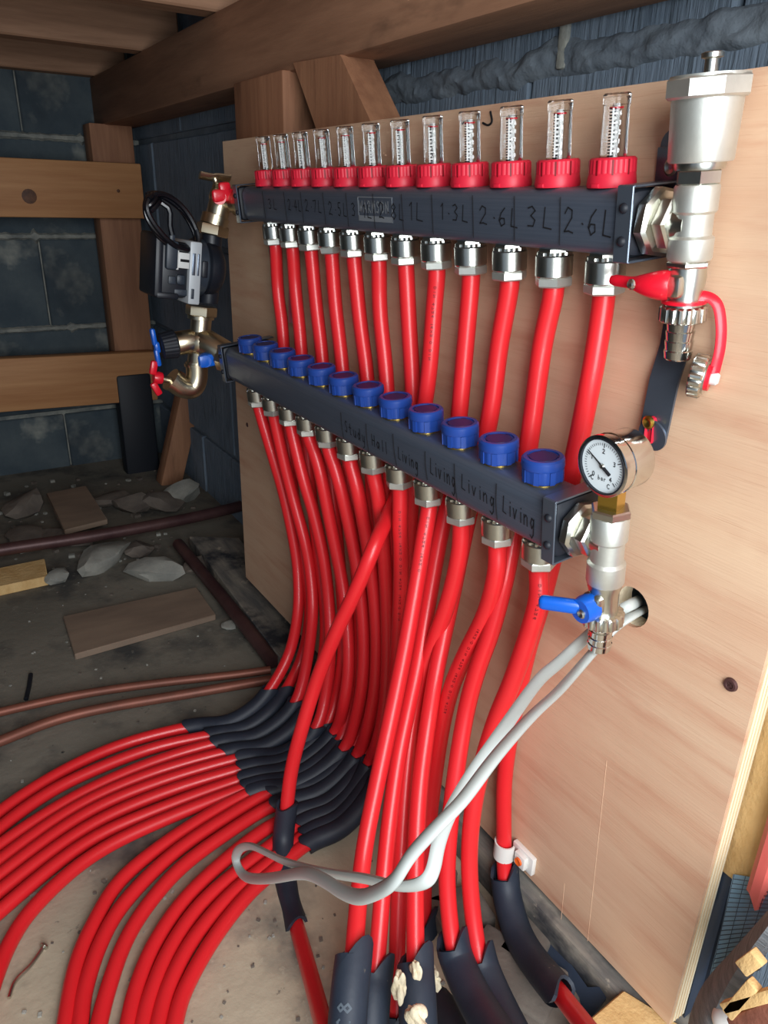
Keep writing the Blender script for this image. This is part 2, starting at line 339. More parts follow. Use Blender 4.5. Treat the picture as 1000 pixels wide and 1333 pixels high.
# ragged mortar squeezed out of the joint of the side wall
bm = B(); rnd = random.Random(8); rows = []
from mathutils import noise as mn
for k in range(241):
    x = -0.1 + k * 0.0045; row = []
    for j in range(13):
        f = j / 12; e = 0.006 * mn.noise(Vector((x * 18, 0, 3))) + .004 * mn.noise(Vector((x * 60, 0, 7)))
        z = 0.098 + e + f * (.030 + .010 * mn.noise(Vector((x * 14, 5, 0)))); d = math.sin(f * PI) ** .6 * (.007 + .006 * mn.noise(Vector((x * 30, z * 60, 0))) + .003 * mn.noise(Vector((x * 120, z * 160, 0))))
        row.append(bm.verts.new((x, YS + .001 - d, z)))
    rows.append(row)
for A, C in zip(rows, rows[1:]):
    for j in range(12): bm.faces.new((A[j], A[j + 1], C[j + 1], C[j]))
solo('mortar_smear', bm, 'mortardark', 'ragged blue-grey mortar squeezed from the joint above the plywood board', 'mortar', kind='stuff')
bm = B(); box(bm, (-0.35, -1.8, -0.15), (1.9, 0.1, 1.28)); struct('wall_light_blocker', bm, 'block')  # unseen wall, added to block sky light from the left end and the bars
# ceiling boards on joists
ceil_o = None
bm = B(); box(bm, (0.05, -0.75, 0.475), (2.7, 2.1, 0.02)); ceil_o = struct('ceiling', bm, 'timberx')
bb = B(); box(bb, (0, 0, 0), (0.118, 2.1, 0.018), 0.002, seg=1); me = mesh('ceiling_board', bb, 'timber')
for k in range(22): link('ceiling_board', me, ceil_o, (-1.24 + k * 0.12, -0.75, 0.455))
jx = [(-1.165, 'ceiling joist farthest back, against the rear block wall', 0.0), (-0.755, 'ceiling joist in the middle, pale rough sawn face', 0.0),
      (-0.345, 'nearest of the three ceiling joists, cut by the top edge of the picture', 0.0)]
for x, lab, dz in jx:
    bm = B(); box(bm, (x - 0.02, -0.79, 0.3452), (0.05, 1.88, 0.20), 0.003, seg=1)
    solo('ceiling_joist', bm, 'timber', lab, 'joist', 'ceiling joists')
bm = B(); box(bm, (0.1, 0.112, 0.191), (2.6, 0.084, 0.106), 0.004); solo('timber_beam', bm, 'timberx', 'long brown timber beam running under the joists along the top of the side wall', 'beam')

# corner post, rails
bm = B(); box(bm, (-1.135, 0.085, -0.17), (0.07, 0.10, 0.62), 0.003); solo('timber_post', bm, 'timberz', 'upright timber in the far corner behind the two pine rails', 'post')
def rail(z0, z1, yr, label, tilt, knots):
    t = thing('pine_rail', label, 'rail', (-1.10, yr - 0.42, z0), Matrix.Rotation(tilt, 3, 'X'), 'pine rails on the back wall')
    bm = B(); box(bm, (0.02, 0.0, (z1 - z0) / 2), (0.04, 0.84, z1 - z0), 0.004); part('plank', bm, 'rail', t)
    for y, z, r in knots:
        bm = B(); lathe(bm, [(0, .0008), (r * .55, .0008), (r, 0)], 16, axm((1, 0, 0), (0.0402, y, z))); part('knot', bm, 'knot', t)
rail(-0.068, 0.056, 0.137, 'upper honey pine rail with a round dark knot fixed across the corner post', 0.0, [(0.16, 0.045, 0.016), (0.36, 0.062, 0.004)])
rail(-0.512, -0.382, 0.125, 'lower honey pine rail crossing the corner post near the pump', -0.03, [(-0.05, 0.05, 0.006)])
a, b = P(250, 490, 'x', -0.95), P(224, 610, 'x', -0.95)
bm = B(); box(bm, (0, 0, 0), (0.05, 0.055, 0.34), 0.003, Matrix.Rotation(-0.30, 3, 'X')); 
for v in bm.verts: v.co += (a + b) / 2
solo('leaning_stud', bm, 'timberz', 'short brown timber leaning in the corner below the pump valves', 'timber')
a = P(180, 570, 'x', -1.08)
bm = B(); box(bm, a, (0.05, 0.09, 0.36), 0.008); solo('dark_upright', bm, 'rubber', 'near-black upright timber wrapped in sheet below the lower pine rail', 'timber')
# posts behind board
bm = B(); box(bm, (-0.166, 0.085, -0.26), (0.170, 0.05, 0.80), 0.003); solo('timber_stud', bm, 'timberz', 'square timber stud behind the left end of the plywood board', 'post')
bm = B(); q = [(-.060, .145), (.064, .139), (.145, .055), (.31, -.12), (.19, -.12), (.005, .063)]
a = [bm.verts.new((x, .066, z)) for x, z in q]; b = [bm.verts.new((x, .110, z)) for x, z in q]; bm.faces.new(a); bm.faces.new(b[::-1])
for k in range(6): bm.faces.new((a[k], b[k], b[(k + 1) % 6], a[(k + 1) % 6]))
solo('diagonal_brace', bm, 'timberz', 'sloping timber brace beside the square stud above the board', 'brace')

# ================================================================== PLYWOOD BOARD
BX0, BX1, BZ0, BZ1, BT = -0.222, 0.713, -0.655, 0.0605, 0.020
hole_c = P(822, 790, 'y', YB)
t = thing('plywood_board', 'large pinkish plywood board carrying the manifolds', 'board', (0.25, YB, BZ0))
bm = B(); n = 24; hr = 0.0165; O = Vector((0.25, YB, BZ0))
def board_layer(bm, y0, y1, mi):
    hc = Vector((hole_c.x, 0, hole_c.z))
    rect = []
    for k in range(n):
        a = 2 * PI * k / n; dx, dz = math.cos(a), math.sin(a)
        tx = ((BX1 if dx > 0 else BX0) - hc.x) / dx if abs(dx) > 1e-6 else 1e9; tz = ((BZ1 if dz > 0 else BZ0) - hc.z) / dz if abs(dz) > 1e-6 else 1e9
        s = min(tx, tz); rect.append((hc.x + dx * s, hc.z + dz * s, a))
    import itertools
    corners = [(BX1, BZ1), (BX0, BZ1), (BX0, BZ0), (BX1, BZ0)]
    pts = [(x, z, a, True) for x, z, a in rect] + [(x, z, math.atan2(z - hc.z, x - hc.x) % (2 * PI), False) for x, z in corners]
    pts.sort(key=lambda p: p[2])
    circ = lambda a: (hc.x + hr * math.cos(a) * 1.0, hc.z + hr * math.sin(a))
    def vv(x, z, y): return bm.verts.new(Vector((x, y, z)) - O)
    of = [vv(p[0], p[1], y0) for p in pts]; ob = [vv(p[0], p[1], y1) for p in pts]
    cf = [vv(*circ(p[2]), y0) for p in pts]; cb = [vv(*circ(p[2]), y1) for p in pts]; m_ = len(pts)
    for k in range(m_):
        j = (k + 1) % m_
        for q in ((of[k], of[j], cf[j], cf[k]), (ob[j], ob[k], cb[k], cb[j]), (of[j], of[k], ob[k], ob[j]), (cf[k], cf[j], cb[j], cb[k])):
            f = bm.faces.new(q); f.material_index = mi
for k in range(5):
    bm = B(); e = 0.0 if k % 2 == 0 else 0.0006
    board_layer(bm, YB + BT * k / 5, YB + BT * (k + 1) / 5, 0)
    nm = 'face_veneer' if k == 0 else 'ply'
    part(nm, bm, ['ply' if k == 0 else ('plyedge' if k % 2 == 0 or True else 'plydark')], t, smooth=0)
# thin dark glue lines seen on the sawn edge
for k in range(1, 5):
    bm = B(); box(bm, Vector((BX1 + 0.0002, YB + BT * k / 5, (BZ0 + BZ1) / 2)) - O, (0.0006, 0.0005, BZ1 - BZ0)); part('glue_line', bm, 'plydark', t, smooth=0)
bm = B(); sc = P(952, 891, 'y', YB) - O
lathe(bm, [(0, .0012), (.0025, .0012), (.0028, .0022), (.0045, .0022), (.0052, 0)], 20, axm((0, -1, 0), sc)); 
box(bm, sc + V(0, -.0014, 0), (.0006, .0006, .0045), rot=Matrix.Rotation(.5, 3, 'Y')); box(bm, sc + V(0, -.0014, 0), (.0045, .0006, .0006), rot=Matrix.Rotation(.5, 3, 'Y'))
part('screw', bm, 'iron', t)
bm = B(); sc = P(322, 553, 'y', YB) - O; lathe(bm, [(0, .001), (.003, .001), (.004, 0)], 12, axm((0, -1, 0), sc)); part('screw', bm, 'iron', t)
bm = B(); q = [P(639, 145, 'y', YB), P(641, 158, 'y', YB), P(636, 163, 'y', YB), P(629, 160, 'y', YB)]
q = crom([p - O + V(0, -.0004, 0) for p in q], 5); tube(bm, q, 0.0009, 6); part('pen_mark', bm, 'ink', t)
# faint scribed scratches
bm = B()
for (u0, v0, u1, v1) in ((790, 990, 765, 1225), (735, 1150, 722, 1290)):
    a_, b_ = P(u0, v0, 'y', YB) - O, P(u1, v1, 'y', YB) - O; tube(bm, [a_, b_], 0.0003, 4)
part('scribed_line', bm, 'ply', t)

# ================================================================== MANIFOLDS (in the tipped frame)
def mthing(name, label, cat, org, group=None):
    return thing(name, label, cat, MR @ Vector(org), MR, group)
def screw_head(bm, m, r=.004, mi=0):
    lathe(bm, [(0, .001), (r * .25, .0012), (r * .7, .0022), (r, .0012), (r, 0)], 16, m, mi)
# shared outlet fitting (origin = outlet axis at bar underside, pointing -z)
def outlet_meshes():
    b1 = B(); hexn(b1, .0115, -.0065, 0.0); 
    b2 = B(); lathe(b2, [(0, -.0055), (.0128, -.0055), (.0139, -.0065), (.0139, -.0205), (.0128, -.0215), (0, -.0215)], 32)
    lathe(b2, [(0, -.0035), (.0125, -.0035), (.0125, -.0056), (0, -.0056)], 48, flute=.05, nfl=12)
    b3 = B(); hexn(b3, .0142, -.0285, -.0212, ch=.08, a0=.35); lathe(b3, [(0, -.0218), (.0125, -.0218), (.0125, -.0208), (0, -.0208)], 24)
    return mesh('outlet_connector', b1, 'nickel'), mesh('union_ring', b2, 'nickel'), mesh('hex_nut', b3, 'nickelmatt')
OM = outlet_meshes()
def add_outlet(parent, x, z):
    o = link('outlet_connector', OM[0], parent, (x, 0, z)); link('union_ring', OM[1], o); link('hex_nut', OM[2], o, (0, 0, 0), (0, 0, random.uniform(-.5, .5)))
def rbar(bm, x0, x1, w, z0, z1, rad=.010):
    seg = []; 
    for cx, cz, a0 in ((w / 2 - rad, z1 - rad, 0), (-w / 2 + rad, z1 - rad, PI / 2), (-w / 2 + rad, z0 + rad, PI), (w / 2 - rad, z0 + rad, 1.5 * PI)):
        for k in range(6):
            a = a0 + k * PI / 10; seg.append((cx + rad * math.cos(a), cz + rad * math.sin(a)))
    def ring(x, s):
        zc = (z0 + z1) / 2; return [bm.verts.new((x, a * s, zc + (b - zc) * s)) for a, b in seg]
    R_ = [ring(x0, .72), ring(x0 + .003, .88), ring(x0 + .009, .985), ring(x0 + .014, 1), ring(x1 - .014, 1), ring(x1 - .009, .985), ring(x1 - .003, .88), ring(x1, .72)]
    for A, C in zip(R_, R_[1:]):
        for k in range(len(seg)):
            j = (k + 1) % len(seg); bm.faces.new((A[k], A[j], C[j], C[k]))
    bm.faces.new(R_[0][::-1]); bm.faces.new(R_[-1])
def flat_text(bm, text, x, z, y, cw, h, lw, slope=0.0):
    strokes(bm, text, lambda a, b_: Vector((x + a, y, z + b_ + slope * a)), 0, cw, h, lw)

# --- upper (flow) manifold, axis y=0, top z=0
BH = 0.0415
up = mthing('flow_manifold', 'upper steel manifold bar with red-capped clear flow meters and litre figures in marker', 'manifold', (0, 0, 0))
bm = B(); rbar(bm, -0.052, 0.578, 0.037, -BH, 0); part('bar', bm, 'bar', up)
# flow meter meshes
def fm_meshes():
    c = B(); N_ = 60
    lathe(c, [(0, 0), (.0158, 0), (.0162, .002), (.0152, .0085), (.0150, .0088), (0, .0088)], 40)
    lathe(c, [(0, .0085), (.0151, .0085), (.0149, .0165), (.0138, .0178), (.0098, .0178), (.0098, .0150), (0, .0150)], 72, flute=.018, nfl=24, fl=[0, 1, 1, 0, 0, 0, 0])
    box(c, (.0, -.0155, .0015), (.006, .003, .0025), .0005)
    for k in range(5):
        a = -PI / 2 + (k - 2) * .7; box(c, (.01505 * math.cos(a), .01505 * math.sin(a), .012), (.0012, .0008, .009), 0, Matrix.Rotation(a + PI / 2, 3, 'Z'), mi=1)
    g = B()
    lathe(g, [(.0074, .015), (.0086, .015), (.0082, .0475), (.0086, .0478), (.0088, .0535), (.0078, .0545), (0, .0545), (0, .0530), (.0072, .0525), (.0070, .0480), (.0072, .047), (.0074, .015)], 28)
    s = B()
    lathe(s, [(0, .015), (.0017, .015), (.0017, .0485), (0, .0485)], 12, mi=0)
    for k in range(16): box(s, (.0, -.0026, .0185 + k * .0018), (.0030, .0006, .0008), mi=1)
    lathe(s, [(0, .0455), (.0030, .0455), (.0030, .0466), (0, .0466)], 12, mi=2)
    p = B()   # white printed scale on the tube wall: ladder of ticks and l/min
    def cyl(a, z, r=.0089):
        an = -PI / 2 + .42 + a / r; return Vector((r * math.cos(an), r * math.sin(an), z))
    def bar_(a0_, a1_, z0_, z1_):
        p.faces.new([p.verts.new(cyl(a0_, z0_)), p.verts.new(cyl(a1_, z0_)), p.verts.new(cyl(a1_, z1_)), p.verts.new(cyl(a0_, z1_))])
    bar_(.0, .0012, .019, .046)
    for k in range(9): bar_(0, .0036 if k % 2 == 0 else .0026, .021 + k * .00265, .0222 + k * .00265)
    for k in range(5): strokes(p, '01234'[k], lambda a, z, k=k: cyl(.0044 + a, .0205 + k * .0053 + z), 0, .0014, .0024, .0006)
    strokes(p, 'l/min', lambda a, z: cyl(-.0022 - z, .0265 + a), 0, .0018, .0022, .0004)
    return (mesh('flow_meter', c, ['redcap', 'inkred']), mesh('sight_tube', g, 'clear'), mesh('indicator_rod', s, ['whitep', 'ink', 'redlever']), mesh('printed_scale', p, 'whitep', 0))
FM = fm_meshes()
for i in range(12):
    x = i * .05
    f = link('flow_meter', FM[0], up, (x, 0, 0.0), (0, 0, random.uniform(-.12, .12) + .40 * (1 - i / 11)))
    link('sight_tube', FM[1], f); link('indicator_rod', FM[2], f); link('printed_scale', FM[3], f)
    add_outlet(up, x, -BH + .001)
# marker figures
FY = -0.0188
bm = B()
for x in (.022, .082, .125, .177, .226, .277, .326, .372, .427, .476, .523):
    tube(bm, [V(x, FY - .0001, -.005), V(x + .0006, FY - .0002, -.02), V(x + .001, FY - .0001, -.0365)], .00035, 4)
for tx, x, z, cw, h in (('3L', .035, -.024, .011, .011), ('2.4L', .090, -.024, .0075, .0115), ('2.7L', .133, -.024, .0088, .0118), ('2.5L', .187, -.026, .0088, .0125), ('3.1L', .234, -.026, .0098, .012),
                        ('2.8L', .286, -.026, .0098, .0135), ('1L', .334, -.026, .0135, .0145), ('1.3L', .382, -.024, .0098, .0125), ('2.6L', .435, -.0255, .0105, .0130),
                        ('3L', .489, -.0255, .0125, .0140), ('2.6L', .527, -.0275, .0100, .0160)):
    flat_text(bm, tx, x, z, FY - .0002, cw, h, .0010, -.03)
part('marker_writing', bm, 'ink', up, smooth=0)['kind'] = 'stuff'
bm = B(); cx_, cz_ = .2785, -.0190
for x_, z_, sx_, sz_ in ((cx_, cz_ + .0105, .062, .0008), (cx_ - .0305, cz_, .001, .021), (cx_ + .0305, cz_, .001, .021), (cx_, cz_ - .0085, .062, .0050)): box(bm, (x_, FY + .00035, z_), (sx_, .0005, sz_), 0)
lg = part('name_plate', bm, 'etch', up)
bm = B(); flat_text(bm, 'WARMSON', .2500, -.0220, FY + .00005, .0063, .0100, .0015); part('plate_lettering', bm, 'etch', lg, smooth=0)

# --- lower (return) manifold
LY, LZT = -0.052, -0.1985
LH = 0.0455
lo = mthing('return_manifold', 'lower steel manifold bar with blue valve caps and room names in marker', 'manifold', (0, LY, 0))
bm = B(); rbar(bm, -0.058, 0.582, 0.039, LZT - LH, LZT); part('bar', bm, 'bar', lo)
def blue_meshes():
    c = B()
    lathe(c, [(0, .0015), (.0140, .0015), (.0148, .0025), (.0151, .0125), (0, .0125)], 72, flute=.016, nfl=12, fl=[0, 1, 1, 1, 0])
    lathe(c, [(0, .0123), (.0158, .0123), (.0162, .0134), (.0159, .0188), (.0146, .0202), (.0120, .0202), (.0120, .0190), (0, .0190)], 40)
    for k in range(8):
        a = k * PI / 4 + .2; box(c, (.0152 * math.cos(a), .0152 * math.sin(a), .0070), (.0040, .0010, .0100), 0, Matrix.Rotation(a + PI / 2, 3, 'Z'))
    d = B(); lathe(d, [(0, .0198), (.0102, .0198), (.0107, .0185), (0, .0185)], 32)
    for k in range(4): 
        a = k * PI / 2 + .5; box(d, (.0113 * math.cos(a), .0113 * math.sin(a), .0193), (.004, .0012, .0012), 0, Matrix.Rotation(a + PI / 2, 3, 'Z'))
    r = B(); lathe(r, [(0, -.001), (.0126, -.001), (.0126, .0018), (0, .0018)], 32)
    return mesh('valve_cap', c, 'blue'), mesh('cap_disc', d, 'bluedark'), mesh('brass_ring', r, 'brass')
BMs = blue_meshes()
for i in range(12):
    x = i * .05
    f = link('valve_cap', BMs[0], lo, (x, 0, LZT), (0, 0, random.uniform(-.5, .5))); link('cap_disc', BMs[1], f); link('brass_ring', BMs[2], f)
    add_outlet(lo, x, LZT - LH + .001)
FY2 = -0.0198
bm = B()
for (x0, z0, x1, z1) in ((.3258, -.2081, .3277, -.2381), (.3744, -.205, .3779, -.2361), (.4259, -.2071, .4278, -.2335), (.4678, -.2055, .4711, -.2387), (.5213, -.2052, .5226, -.2359), (.2755, -.209, .277, -.238)):
    tube(bm, crom([V(x0, FY2 - .0002, z0), V((x0 + x1) / 2 - .001, FY2 - .0003, (z0 + z1) / 2), V(x1, FY2 - .0002, z1)], 4), .0004, 4)
for tx, x, z, cw, h in (('Study', .281, -.228, .0068, .0125), ('Hall', .334, -.2275, .0070, .0115), ('Living', .381, -.2275, .0050, .0120), ('Living', .432, -.2255, .0056, .0145), ('Living', .476, -.2245, .0066, .0130), ('Living', .528, -.2265, .0056, .0140)):
    flat_text(bm, tx, x, z, FY2 - .0002, cw, h, .0010, -.05)
part('marker_writing', bm, 'ink', lo, smooth=0)['kind'] = 'stuff'

# ------------------------------------------------------------------ right-hand bracket
def band(bm, x0, x1, ya, yb, z0, z1, th=.0016):
    "strap bent round the bar end: front plate, top and bottom flanges back to the wall"
    box(bm, ((x0 + x1) / 2, ya, (z0 + z1) / 2), (x1 - x0, th, z1 - z0 + .001), .0005, seg=1)
    for z in (z0, z1): box(bm, ((x0 + x1) / 2, (ya + yb) / 2, z), (x1 - x0, yb - ya, th), .0005, seg=1)
def bracket(name, label, xa, xw, mirror=False):
    br = mthing(name, label, 'bracket', (0, 0, 0), 'manifold brackets')
    w_ = .0128
    for nm, ya, yb, z0, z1 in (('bar_band', -.0215, .024, -BH - .0015, .0018), ('bar_band', LY - .0225, .004, LZT - LH - .002, LZT + .002)):
        bm = B(); band(bm, xa, xa + w_, ya, yb, z0, z1); q = part(nm, bm, 'strap', br)
        bm = B(); box(bm, (xa + w_ / 2, (ya + yb) / 2 - .001, (z0 + z1) / 2), (w_ - .002, yb - ya - .006, z1 - z0 - .0035), .006)
        part('rubber_liner', bm, 'rubber', q)
        for zz in (.28, .72):
            bm = B(); lathe(bm, [(0, .0028), (.0018, .0024), (.003, .0012), (.0034, 0)], 14, axm((0, -1, 0), (xa + w_ / 2, ya - .0006, z0 + (z1 - z0) * zz))); part('rubber_pip', bm, 'rubber', q)
    return br
rb = bracket('manifold_bracket', 'plated steel bracket with black liners at the right-hand ends of both manifolds', .5752, .585)
# wall plates: the wall leans relative to this frame
def ywall(z): return (YB - .0038 + .1 * z) / .995 - .0025
bm = B()
for z0, z1, x0, x1 in ((-.004, .022, .568, .589),):
    box(bm, ((x0 + x1) / 2, ywall(z0) + .0, (z0 + z1) / 2), (x1 - x0, .0018, z1 - z0), .0006)
    lathe(bm, [(0, -.0009), ((x1 - x0) / 2, -.0009), ((x1 - x0) / 2, .0009), (0, .0009)], 24, axm((0, -1, 0), ((x0 + x1) / 2, ywall(z1), z1)))
part('wall_plate', bm, 'strap', rb)
bm = B(); screw_head(bm, axm((0, -1, 0), (.5795, ywall(.009) - .001, .010)), .0055); part('screw', bm, 'nickel', rb)
# long stepped strap with slot, from upper band down to lower band
bm = B()
def strap_face(pts, w, th, xs):
    A = []
    for (y, z), x in zip(pts, xs):
        A.append([bm.verts.new((x - w / 2, y, z)), bm.verts.new((x + w / 2, y, z)), bm.verts.new((x + w / 2, y + th, z)), bm.verts.new((x - w / 2, y + th, z))])
    for p_, q_ in zip(A, A[1:]):
        for k in range(4): bm.faces.new((p_[k], p_[(k + 1) % 4], q_[(k + 1) % 4], q_[k]))
    bm.faces.new(A[0]); bm.faces.new(A[-1][::-1])
strap_face([(ywall(-.04), -.040), (ywall(-.10), -.100), (ywall(-.13) - .004, -.122), (-.001, -.160)], .023, .0018, [.604] * 4)
lathe(bm, [(0, -.0009), (.0115, -.0009), (.0115, .0009), (0, .0009)], 28, axm((0, -1, -.15), (.604, -.0005, -.160)))
part('stepped_strap', bm, 'strap', rb)
bm = B(); box(bm, (.6025, -.0016, -.1565), (.0062, .0012, .020), .0028, Matrix.Rotation(.0, 3, 'Y')); sl = part('slot', bm, 'redcap', rb, label='slot backed by red')
bm = B(); screw_head(bm, axm((0, -1, 0), (.6025, -.0040, -.1500)), .0048); part('screw', bm, 'brass', rb)
lb = bracket('manifold_bracket', 'plated steel bracket at the left-hand ends of both manifolds beside the pump', -.064, -.075)
bm = B(); box(bm, (-.03, ywall(-.12) - .001, -.12), (.02, .002, .16), .0006); part('wall_plate', bm, 'strap', lb)

bm = B(); strap_face([(ywall(-.03), -.030), (ywall(-.10), -.100), (ywall(-.13) - .004, -.122), (-.001, -.165)], .020, .0018, [.026, .026, .026, .026]); part('stepped_strap', bm, 'strap', lb)
# ------------------------------------------------------------------ right-hand end sets
AX = .6165
def union(bm, x0, y, z, k=1.0):
    m = axm((1, 0, 0), (x0, y, z), up=(0, 0, 1))
    lathe(bm, [(0, -.006), (.016 * k, -.006), (.016 * k, .0), (0, .0)], 28, m)
    hexn(bm, .0215 * k, 0, .010, m, ch=.10, n=8, a0=.2)
    hexn(bm, .0165 * k, .010, .020, m, ch=.10, a0=.5)
    lathe(bm, [(0, .020), (.012 * k, .020), (.012 * k, .030), (0, .030)], 24, m)
def tee(bm, zt, zb, y=0, x=AX):
    m = axm((0, 0, 1), (x, y, 0), up=(1, 0, 0))
    L_ = zt - zb
    lathe(bm, [(0, zb), (.0127, zb), (.0134, zb + .0015), (.0134, zb + L_ * .30), (.0115, zb + L_ * .34), (.0115, zb + L_ * .62), (.0131, zb + L_ * .66), (.0131, zt - .0012), (.0124, zt), (0, zt)], 36, m)
def lever(bm, piv, d, side, length=.034, flat=False):
    "butterfly lever: hub with one tapering finger"
    d = Vector(d).normalized(); side = Vector(side).normalized()
    lathe(bm, [(0, -.006), (.0085, -.006), (.0092, -.004), (.0085, .005), (.0060, .0075), (0, .0075)], 24, axm(side, piv))
    pts = [Vector(piv) + side * .001, Vector(piv) + d * length * .45 + side * .003, Vector(piv) + d * length + side * .002]
    rr = [.0080, .0052, .0042]
    P_ = crom(pts, 6); tube(bm, P_, lambda i: .0082 + (.0040 - .0082) * min(1, i / 7.0), 14, sq=(1, 1))
def ring_nut(bm, m, z0, z1, r):
    lathe(bm, [(0, z0), (r * .93, z0), (r, z0 + .001), (r, z1 - .001), (r * .93, z1), (0, z1)], 72, m, flute=.035, nfl=18, fl=[0, 0, 1, 1, 0, 0])
def tail(bm, m, z0, z1, r):
    n_ = 4; pr_ = [(0, z1), (r * .84, z1), (r * .92, z1 + .001)]
    for k in range(n_):
        a_ = z1 + (z0 - z1) * k / n_ + .001; pr_ += [(r * .93, a_), (r, a_ + (z0 - z1) / n_ * .8), (r * .92, a_ + (z0 - z1) / n_ * .9)]
    pr_ += [(r * .84, z0), (0, z0)]; lathe(bm, pr_, 28, m)
# union nuts as parts of end sets
es = mthing('air_vent_set', 'nickel automatic air vent and red-levered drain tap on the upper manifold right end', 'air vent', (0, 0, 0))
bm = B(); union(bm, .5872, 0, -.0205); part('union_nut', bm, 'nickel', es)
bm = B(); tee(bm, .0015, -.0415); box(bm, (AX - .012, 0, -.0205), (.014, .022, .022), .006); part('tee_body', bm, 'nickelmatt', es)
m0 = axm((0, 0, 1), (AX, 0, 0), up=(1, 0, 0))
bm = B(); hexn(bm, .0134, .0012, .0098, m0, ch=.08, a0=.2); lathe(bm, [(0, .0095), (.0140, .0095), (.0146, .0115), (.0146, .0140), (0, .0140)], 32, m0); part('vent_nut', bm, 'nickel', es)
bm = B(); lathe(bm, [(0, .0135), (.0178, .0135), (.0184, .0145), (.0196, .044), (.0196, .0475), (0, .0475)], 48, m0); v_ = part('vent_body', bm, 'nickelmatt', es)
bm = B(); hexn(bm, .0238, .0462, .0570, m0, ch=.05, n=8, a0=.2); lathe(bm, [(0, .0565), (.0215, .0565), (.0215, .0580), (0, .0580)], 36, m0); part('vent_cap', bm, 'nickelmatt', es)
bm = B(); lathe(bm, [(0, .0575), (.0038, .0575), (.0038, .0655), (.0060, .0662), (.0060, .0685), (.0045, .0690), (0, .0690)], 20, m0); part('vent_pin', bm, 'nickel', es)
bm = B(); hexn(bm, .0138, -.0455, -.0412, m0, ch=.08); lathe(bm, [(0, -.0690), (.0112, -.0690), (.0108, -.060), (.0118, -.052), (.0112, -.0452), (0, -.0452)], 28, m0)
box(bm, (AX - .002, -.010, -.056), (.016, .010, .014), .003); d_ = part('drain_valve', bm, 'nickel', es)
bm = B(); ring_nut(bm, m0, -.0790, -.0690, .0142); part('ring_nut', bm, 'nickel', es)
bm = B(); tail(bm, m0, -.079, -.1035, .0092); part('hose_tail', bm, 'chrome', es)
bm = B(); piv = V(AX - .005, -.0165, -.0555)
tube(bm, crom([piv + V(.002, .004, 0), piv + V(-.008, -.002, .0002), piv + V(-.018, -.004, .0005), piv + V(-.036, -.005, .001)], 6), lambda i: [.0088, .0092, .0092, .0090, .0086, .0081, .0076, .0071, .0066, .0061, .0056, .0050, .0043, .0038, .0037, .0037, .0037, .0036, .0028][min(i, 18)], 16)
lv = part('lever', bm, 'redlever', es, label='red drain lever')
bm = B(); screw_head(bm, axm((-.25, -1, 0), piv + V(-.0150, -.0098, .0008)), .0034); part('lever_screw', bm, 'nickel', lv)
# red tether and hanging cap
bm = B()
lathe(bm, [(.0105, -.0652), (.0140, -.0652), (.0140, -.0672), (.0105, -.0672), (.0105, -.0652)], 28, m0)
pts = [V(AX + .006, -.006, -.0660), V(AX + .011, .003, -.0625), V(AX + .0185, .007, -.0668), V(AX + .0235, .007, -.079), V(AX + .0250, .007, -.093), V(AX + .0245, .006, -.1055), V(AX + .0240, .005, -.1135)]
tube(bm, crom(pts, 7), .0035, 10, sq=(.35, 1))
part('tether', bm, 'redlever', es, label='red rubber tether strap')
cpos = V(AX + .0195, .004, -.1125); mc = axm((-.86, -.42, .1), cpos)
bm = B(); ring_nut(bm, mc, 0, .0085, .0138); lathe(bm, [(0, -.001), (.0110, -.001), (.0110, .0005), (0, .0005)], 28, mc); cp = part('dust_cap', bm, 'nickel', es)
bm = B(); lathe(bm, [(0, -.0035), (.0085, -.0035), (.0085, -.001), (0, -.001)], 20, mc, mi=0); lathe(bm, [(0, -.0085), (.0028, -.0085), (.0042, -.0070), (.0042, -.0035), (0, -.0035)], 16, mc, mi=1); part('cap_stud', bm, ['redlever', 'whitep'], cp)

# lower end set
es2 = mthing('drain_valve_set', 'nickel tee with blue-levered drain tap below the pressure gauge', 'drain tap', (0, 0, 0))
m1 = axm((0, 0, 1), (AX, LY, 0), up=(1, 0, 0))
bm = B(); union(bm, .5885, LY, -.2215); part('union_nut', bm, 'nickel', es2)
bm = B(); tee(bm, -.2015, -.2545, LY); box(bm, (AX - .012, LY, -.2215), (.014, .022, .022), .006); part('tee_body', bm, 'nickelmatt', es2)
bm = B(); hexn(bm, .0142, -.2020, -.1955, m1, ch=.08, a0=.3); part('reducer_nut', bm, 'nickel', es2)
bm = B(); lathe(bm, [(0, -.2800), (.0110, -.2800), (.0108, -.262), (.0120, -.258), (.0120, -.254), (0, -.254)], 28, m1); box(bm, (AX, LY - .010, -.269), (.016, .010, .014), .003); part('drain_valve', bm, 'nickel', es2)
bm = B(); ring_nut(bm, m1, -.2890, -.2785, .0152); part('ring_nut', bm, 'nickel', es2)
bm = B(); tail(bm, m1, -.289, -.3130, .0090); part('hose_tail', bm, 'chrome', es2)
bm = B(); piv = V(AX - .001, LY - .0165, -.2715)
lathe(bm, [(0, -.006), (.0098, -.006), (.0102, .0), (.0090, .006), (0, .006)], 28, axm((0, -1, 0), piv))
box(bm, piv + V(-.0135, -.0110, .0008), (.032, .0085, .0110), .0038, Matrix.Rotation(math.radians(38), 3, 'Z'), seg=3)
lv = part('lever', bm, 'bluelever', es2, label='blue drain lever')
bm = B(); screw_head(bm, axm((0, -1, 0), piv + V(.002, -.0056, -.001)), .0036); part('lever_screw', bm, 'nickel', lv)
